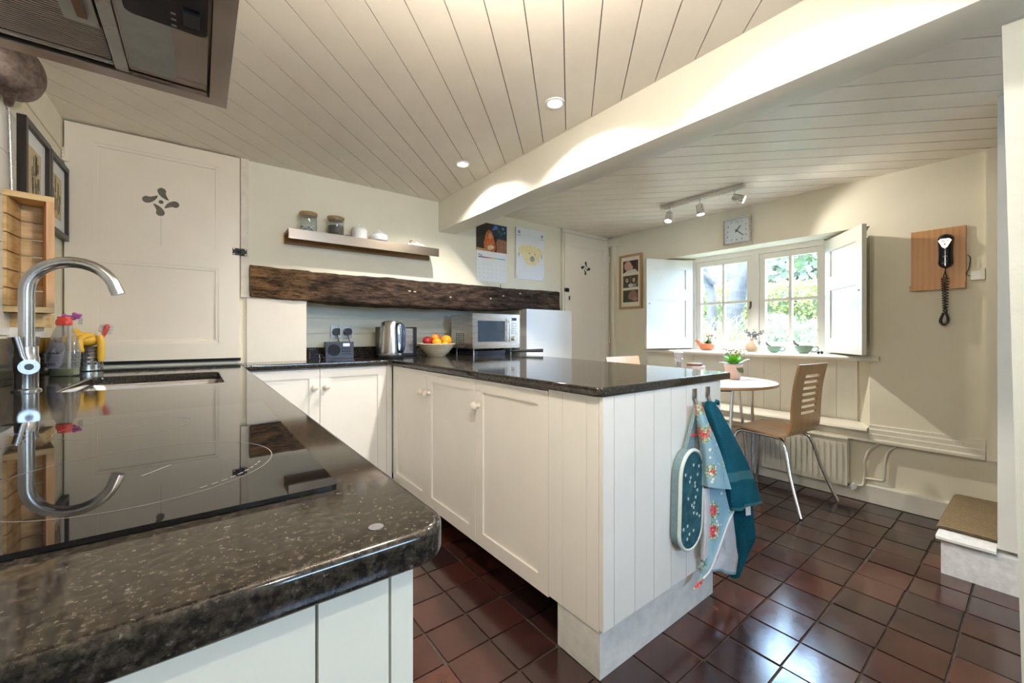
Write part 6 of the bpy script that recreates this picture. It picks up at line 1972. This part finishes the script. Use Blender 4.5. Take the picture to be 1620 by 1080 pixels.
def terry(name, c):
    t = NT(name)
    v = t.coord('Object')
    n1 = t.noise(v, 420, 2, 0.6)
    n2 = t.noise(v, 14, 3, 0.5)
    a = t.ramp(n1, [(0.3, tuple(x * 0.55 for x in c)), (0.7, tuple(min(1, x * 1.35) for x in c))])
    b = t.ramp(n2, [(0.3, (0.8, 0.8, 0.8)), (0.7, (1.15, 1.15, 1.15))])
    t.set(t.mix(1.0, a, b, 'MULTIPLY'), 0.95, 0.0, 0.1)
    t.bump(n1, 0.9, 0.006)
    return t.m
TEAL = terry('teal_terry', (0.012, 0.12, 0.185))
TEALB = plain('teal_band', (0.02, 0.125, 0.165), 0.7, vary=0.05, scale=200)
def floral():
    t = NT('floral_print')
    v = t.coord('Object')
    base = (0.27, 0.45, 0.55)
    vo = t.n('ShaderNodeTexVoronoi', feature='F1')
    vo.inputs['Scale'].default_value = 12.5
    t.l(v, vo.inputs['Vector'])
    wob = t.noise(v, 70, 4, 0.7)
    ad = t.n('ShaderNodeMath', operation='ADD')
    mu = t.n('ShaderNodeMath', operation='MULTIPLY')
    t.l(wob, mu.inputs[0]); mu.inputs[1].default_value = 0.55
    t.l(vo.outputs['Distance'], ad.inputs[0]); t.l(mu.outputs[0], ad.inputs[1])
    sp = t.n('ShaderNodeSeparateColor')
    t.l(vo.outputs['Color'], sp.inputs[0])
    sel = t.ramp(sp.outputs[0], [(0.42, (0, 0, 0)), (0.44, (1, 1, 1))])
    rose = t.ramp(ad.outputs[0], [(0.56, (1, 1, 1)), (0.60, (0, 0, 0))])
    leaf = t.ramp(ad.outputs[0], [(0.70, (1, 1, 1)), (0.75, (0, 0, 0))])
    petal = t.ramp(t.noise(v, 130, 3, 0.6), [(0.35, (0.55, 0.03, 0.06)), (0.55, (0.72, 0.14, 0.14)), (0.70, (0.80, 0.50, 0.46))])
    leafc = t.ramp(t.noise(v, 110, 3, 0.6), [(0.40, (0.06, 0.22, 0.09)), (0.52, (0.40, 0.50, 0.28)), (0.62, (0.74, 0.76, 0.66))])
    c = t.mix(t.mix(1.0, leaf, sel, 'MULTIPLY'), base, leafc)
    c = t.mix(t.mix(1.0, rose, sel, 'MULTIPLY'), c, petal)
    v2 = t.n('ShaderNodeTexVoronoi', feature='F1')
    v2.inputs['Scale'].default_value = 48.0
    t.l(v, v2.inputs['Vector'])
    s2 = t.n('ShaderNodeSeparateColor'); t.l(v2.outputs['Color'], s2.inputs[0])
    wf_ = t.mix(1.0, t.ramp(v2.outputs['Distance'], [(0.26, (1, 1, 1)), (0.32, (0, 0, 0))]), t.ramp(s2.outputs[1], [(0.74, (0, 0, 0)), (0.76, (1, 1, 1))]), 'MULTIPLY')
    c = t.mix(wf_, c, (0.78, 0.80, 0.76))
    t.set(c, 0.8, 0.0, 0.2)
    return t.m
FLOR = floral()
LINING = plain('white_lining', (0.66, 0.66, 0.68), 0.8, vary=0.08, scale=30, bump=0.2)
PIPING = plain('pale_piping', (0.66, 0.72, 0.66), 0.7)

tw = thing('hand_towel', 'teal terry towel hanging from the right hook on the peninsula end', 'towel', (1.70, 0.76, 0.10))
TOWEL_BACK_O, _ = cloth('under_layer', TOWEL_BACK, [TEAL, TEALB], tw, th=0.006, wav=0.005, freq=1.5, seed=1)
fo, rws = cloth('front_layer', TOWEL_FRONT, [TEAL, TEALB], tw, th=0.006, wav=0.005, freq=2.0, seed=2, mfun=lambda t, s: 1 if 0.66 < t < 0.74 or t > 0.965 else 0)
MB().obox((1.757, 0.727, 0.366), (0.012, -0.004, 0), (0, 0.0006, 0), (0.002, 0, -0.018)).build('wash_tag', PAPER, tw)
MB().tube(bez([(1.600, 0.792, 0.800), (1.618, 0.786, 0.812), (1.630, 0.786, 0.811), (1.640, 0.792, 0.800)], 5), 0.006, 8).build('loop', TEAL, tw)

ap = thing('floral_apron', 'blue apron with red rose print and white lining on the left hook', 'apron', (1.60, 0.77, 0.10))
cloth('middle_fold', APRON_MID, [FLOR], ap, th=0.003, wav=0.004, freq=1.6, seed=4)
cloth('lining_fold', APRON_LINING, [LINING, FLOR], ap, th=0.003, wav=0.004, freq=1.4, seed=5, mfun=lambda t, s: 1 if t > 0.94 else 0)
cloth('lining_fold', APRON_LINING_LEFT, [LINING], ap, th=0.003, wav=0.003, freq=1.2, seed=6)
_, rws = cloth('front_fold', APRON_FRONT, [FLOR], ap, th=0.003, wav=0.004, freq=1.8, seed=7)
cols = [[Vector(r[3]) for r in APRON_MID]]
MB().tube([p + Vector((0.002, -0.004, 0)) for p in bez(cols[0], 6)], 0.0035, 8).build('piping', LINING, ap)

mt_ = thing('oven_mitt', 'dark teal paw-print oven mitt with pale green edging beside the apron', 'mitt', (1.425, 0.80, 0.29))
mcx, mcz0, mcz1, mw_ = 1.425, 0.290, 0.655, 0.080
def pill(w, z0, z1, n=14, lean=0.018):
    pts = []
    for k in range(n + 1):
        a = PI * k / n
        pts.append((w * math.cos(a), z1 - w * 1.15 + w * 1.15 * math.sin(a)))
    for k in range(n + 1):
        a = PI + PI * k / n
        pts.append((w * math.cos(a), z0 + w + w * math.sin(a)))
    return [(mcx + x + lean * (z - z0) / (z1 - z0), z) for x, z in pts]
def quilt():
    t = NT('teal_quilt')
    v = t.coord('Object')
    n2 = t.noise(v, 30, 3, 0.6)
    t.set(t.ramp(n2, [(0.3, (0.018, 0.075, 0.10)), (0.7, (0.035, 0.135, 0.165))]), 0.8, 0.0, 0.2)
    t.bump(t.noise(v, 45, 2, 0.5), 0.6, 0.01)
    return t.m
pad = MB().prism(pill(mw_, mcz0, mcz1), 'y', EY - 0.030, EY - 0.004)
pad.bevel(0.010, 3, 50)
pad.build('pad', plain('grey_teal_cloth', (0.16, 0.25, 0.28), 0.8, vary=0.12, scale=60), mt_)
pk = MB().prism(pill(mw_ - 0.009, mcz0 + 0.008, mcz1 - 0.012), 'y', EY - 0.040, EY - 0.0305)
pko = pk.bevel(0.006, 2, 50).build('quilted_pocket', quilt(), mt_)
edge = pill(mw_ - 0.004, mcz0 + 0.003, mcz1 - 0.004)
MB().tube([(x, EY - 0.036, z) for x, z in edge + edge[:1]], 0.0068, 8, caps=False).build('edging', PIPING, mt_)
WPR = plain('white_paw_print', (0.55, 0.62, 0.62), 0.8)
rnd = random.Random(3)
for k in range(22):
    x = mcx + rnd.uniform(-0.052, 0.060)
    z = mcz0 + 0.045 + 0.0125 * k + rnd.uniform(-0.006, 0.006)
    pm = MB().prism(ellipse(x, z, 0.0044, 0.0036, 8), 'y', EY - 0.0408, EY - 0.0400)
    for q in (-1, 0, 1):
        pm.prism(ellipse(x + 0.0042 * q, z + 0.0062 - 0.0015 * abs(q), 0.0018, 0.0024, 6), 'y', EY - 0.0408, EY - 0.0400)
    pm.build('paw_print', WPR, pko)
MB().prism([(1.418, 0.640), (1.474, 0.640), (1.520, 0.785), (1.545, 0.800), (1.512, 0.806), (1.495, 0.790)], 'y', EY - 0.024, EY - 0.010).bevel(0.004, 1, 50).build('strap', plain('grey_teal_cloth', (0.16, 0.25, 0.28), 0.8), mt_)
MB().obox((1.478, EY - 0.025, 0.700), (0.026, 0, -0.004), (0, 0.001, 0), (0.001, 0, 0.005)).build('red_stitch', plain('red_stitching', (0.55, 0.10, 0.12), 0.8), mt_)

# ================================================================== GARDEN OUTSIDE THE WINDOW
gd = plain('garden_grass', (0.06, 0.08, 0.03), 0.9, vary=0.3, scale=3)
struct(box('ground_garden', (3.9, -12, -0.30, 30, 24, -0.12), gd))
struct(box('bounce_slab', (3.80, -2.0, -0.118, 5.05, 6.0, -0.06), plain('pale_bounce_slab', (0.66, 0.65, 0.60), 0.8, vary=0.12, scale=4)))  # unseen pale slab added to bounce daylight up through the window onto the ceiling
def leafmat(name, c, tr=0.35, v=0.3):
    t = NT(name)
    f = t.noise(t.coord('Object'), 3.0, 5, 0.7)
    col = t.ramp(f, [(0.3, tuple(x * (1 - v) for x in c)), (0.7, tuple(min(1, x * (1 + v)) for x in c))])
    t.set(col, 0.6, 0.0, 0.3)
    tl_ = t.n('ShaderNodeBsdfTranslucent')
    t.l(col, tl_.inputs[0])
    mx = t.n('ShaderNodeMixShader')
    mx.inputs[0].default_value = tr
    out = t.t.nodes['Material Output']
    t.l(t.p.outputs[0], mx.inputs[1]); t.l(tl_.outputs[0], mx.inputs[2]); t.l(mx.outputs[0], out.inputs[0])
    return t.m
def leaves(name, n, fpos, size, mat, parent=None, seed=1, long=1.6):
    rnd = random.Random(seed)
    vs, fs = [], []
    for k in range(n):
        c = fpos(rnd)
        if c is None:
            continue
        c = Vector(c)
        d = Vector((rnd.gauss(0, 1), rnd.gauss(0, 1), rnd.gauss(0, 0.7))).normalized()
        s = d.orthogonal().normalized()
        s = Matrix.Rotation(rnd.random() * 6.28, 3, d) @ s
        L = size * rnd.uniform(0.7, 1.3)
        i = len(vs)
        vs += [c - d * L * long / 2, c + s * L * 0.5, c + d * L * long / 2, c - s * L * 0.5]
        fs.append((i, i + 1, i + 2, i + 3))
    me = bpy.data.meshes.new(name)
    me.from_pydata([tuple(v) for v in vs], [], fs)
    return link(name, me, mat, parent, smooth=False)
hg_ = thing('garden_hedge', 'tall clipped yellow-green hedge across the garden outside the window', 'hedge', (9.6, 4.0, -0.12))
core = MB()
rows = []
for i in range(41):
    y = -2.0 + 12.0 * i / 40
    top = 2.05 + 0.12 * noise.noise((y * 0.9, 2, 0))
    fx_ = 9.45 + 0.20 * noise.noise((y * 0.7, 0, 0))
    rows.append([(fx_, y, -0.12), (fx_ - 0.05, y, 0.9), (fx_ + 0.05, y, top - 0.25), (fx_ + 0.35, y, top), (fx_ + 1.2, y, top + 0.05), (fx_ + 1.4, y, -0.12)])
core.sheet(rows)
core.build('twigs', plain('hedge_core', (0.06, 0.07, 0.025), 0.9, vary=0.3, scale=5), hg_)
HED = leafmat('hedge_leaf', (0.20, 0.205, 0.06))
def hedge_pos(r):
    y = r.uniform(-2, 10)
    if r.random() < 0.72:
        return (9.42 + 0.20 * noise.noise((y * 0.7, 0, 0)) + r.gauss(0, 0.09), y, r.uniform(-0.1, 2.1) + 0.1 * r.gauss(0, 1))
    return (9.5 + r.random() * 1.3, y, 2.08 + 0.12 * noise.noise((y * 0.9, 2, 0)) + r.gauss(0, 0.06))
leaves('foliage', 26000, hedge_pos, 0.055, HED, hg_, 2)['kind'] = 'stuff'

trn = thing('garden_tree', 'forked grey-barked tree standing before the hedge outside the window', 'tree', (7.5, 3.55, -0.12))
BARK = plain('grey_bark', (0.034, 0.029, 0.026), 0.9, vary=0.35, scale=9, bump=0.8)
def limb(pts, rs, name):
    P_ = bez(pts, 8)
    n_ = len(P_)
    R_ = [rs[0] + (rs[-1] - rs[0]) * i / (n_ - 1) for i in range(n_)]
    m = MB().tube(P_, R_, 16)
    for v in m.bm.verts:
        w = noise.noise(v.co * 6) * 0.02
        v.co += Vector((w, w, 0))
    return m.build(name, BARK, trn)
limb([(7.5, 3.66, -0.15), (7.5, 3.72, 0.7), (7.5, 3.73, 1.3), (7.52, 3.80, 2.0), (7.5, 4.3, 3.2), (7.6, 5.6, 4.2)], (0.105, 0.06), 'trunk')
limb([(7.5, 3.42, -0.15), (7.48, 3.40, 0.9), (7.48, 3.28, 1.7), (7.46, 3.12, 2.3), (7.6, 3.3, 3.2), (7.6, 4.6, 4.3)], (0.16, 0.09), 'trunk')
limb([(7.5, 3.66, 2.0), (7.3, 3.95, 2.3), (7.2, 4.3, 2.5)], (0.06, 0.03), 'branch')
TLF = leafmat('tree_leaf', (0.10, 0.125, 0.055))
leaves('crown', 5200, lambda r: (7.6 + r.gauss(0, 0.9), 6.4 + r.gauss(0, 0.9), 4.4 + r.gauss(0, 0.55)), 0.10, TLF, trn, 5)['kind'] = 'stuff'
leaves('hanging_leaves', 900, lambda r: (6.2 + r.gauss(0, 0.3), 1.85 + r.gauss(0, 0.22), 2.35 + r.gauss(0, 0.16)), 0.075, TLF, trn, 6)['kind'] = 'stuff'
fg = thing('far_trees', 'pale blurred trees rising behind the hedge at the right of the window', 'trees', (16, 6, -0.12))
leaves('foliage', 6000, lambda r: (16 + r.gauss(0, 1.2), 4.5 + r.gauss(0, 1.5), 2.7 + r.gauss(0, 0.8)), 0.17, leafmat('pale_far_leaf', (0.12, 0.13, 0.085)), fg, 8)['kind'] = 'stuff'

gr2 = thing('ornamental_grass', 'arching clump of pale ornamental grass just outside the left casement', 'grass', (5.6, 2.66, -0.12))
rnd = random.Random(21)
vs, fs = [], []
for k in range(520):
    bx0, by0 = 5.6 + rnd.gauss(0, 0.20), 2.66 + rnd.gauss(0, 0.26)
    a = rnd.random() * 2 * PI
    L = rnd.uniform(0.6, 1.15)
    hgt = rnd.uniform(1.1, 1.85)
    side = Vector((-math.sin(a), math.cos(a), 0)) * rnd.uniform(0.007, 0.014)
    i0 = len(vs)
    for q in range(8):
        s = q / 7
        p = Vector((bx0 + math.cos(a) * L * 0.75 * s ** 1.5, by0 + math.sin(a) * L * 0.75 * s ** 1.5, -0.12 + hgt * (1.55 * s - 0.75 * s * s)))
        w = 1 - 0.85 * s
        vs += [p - side * w, p + side * w]
    for q in range(7):
        i = i0 + 2 * q
        fs.append((i, i + 1, i + 3, i + 2))
me = bpy.data.meshes.new('blades')
me.from_pydata([tuple(v) for v in vs], [], fs)
link('blades', me, leafmat('pale_grass_blade', (0.15, 0.158, 0.06), 0.4, 0.25), gr2, smooth=False)['kind'] = 'stuff'
fb2 = thing('white_flower_bush', 'froth of small white flowers outside the right casement', 'bush', (5.5, 1.75, -0.12))
def bush(r):
    y = r.uniform(0.6, 2.1)
    h_ = 1.24 + 0.16 * noise.noise((y * 2.2, 5, 0))
    return (5.5 + r.gauss(0, 0.35), y, -0.1 + (h_ + 0.1) * r.random() ** 0.45)
leaves('leaves', 5000, bush, 0.035, leafmat('bush_leaf', (0.12, 0.14, 0.07)), fb2, 31)['kind'] = 'stuff'
leaves('blossom', 7500, bush, 0.020, leafmat('white_blossom', (0.32, 0.31, 0.30), 0.3, 0.08), fb2, 33, 1.0)['kind'] = 'stuff'
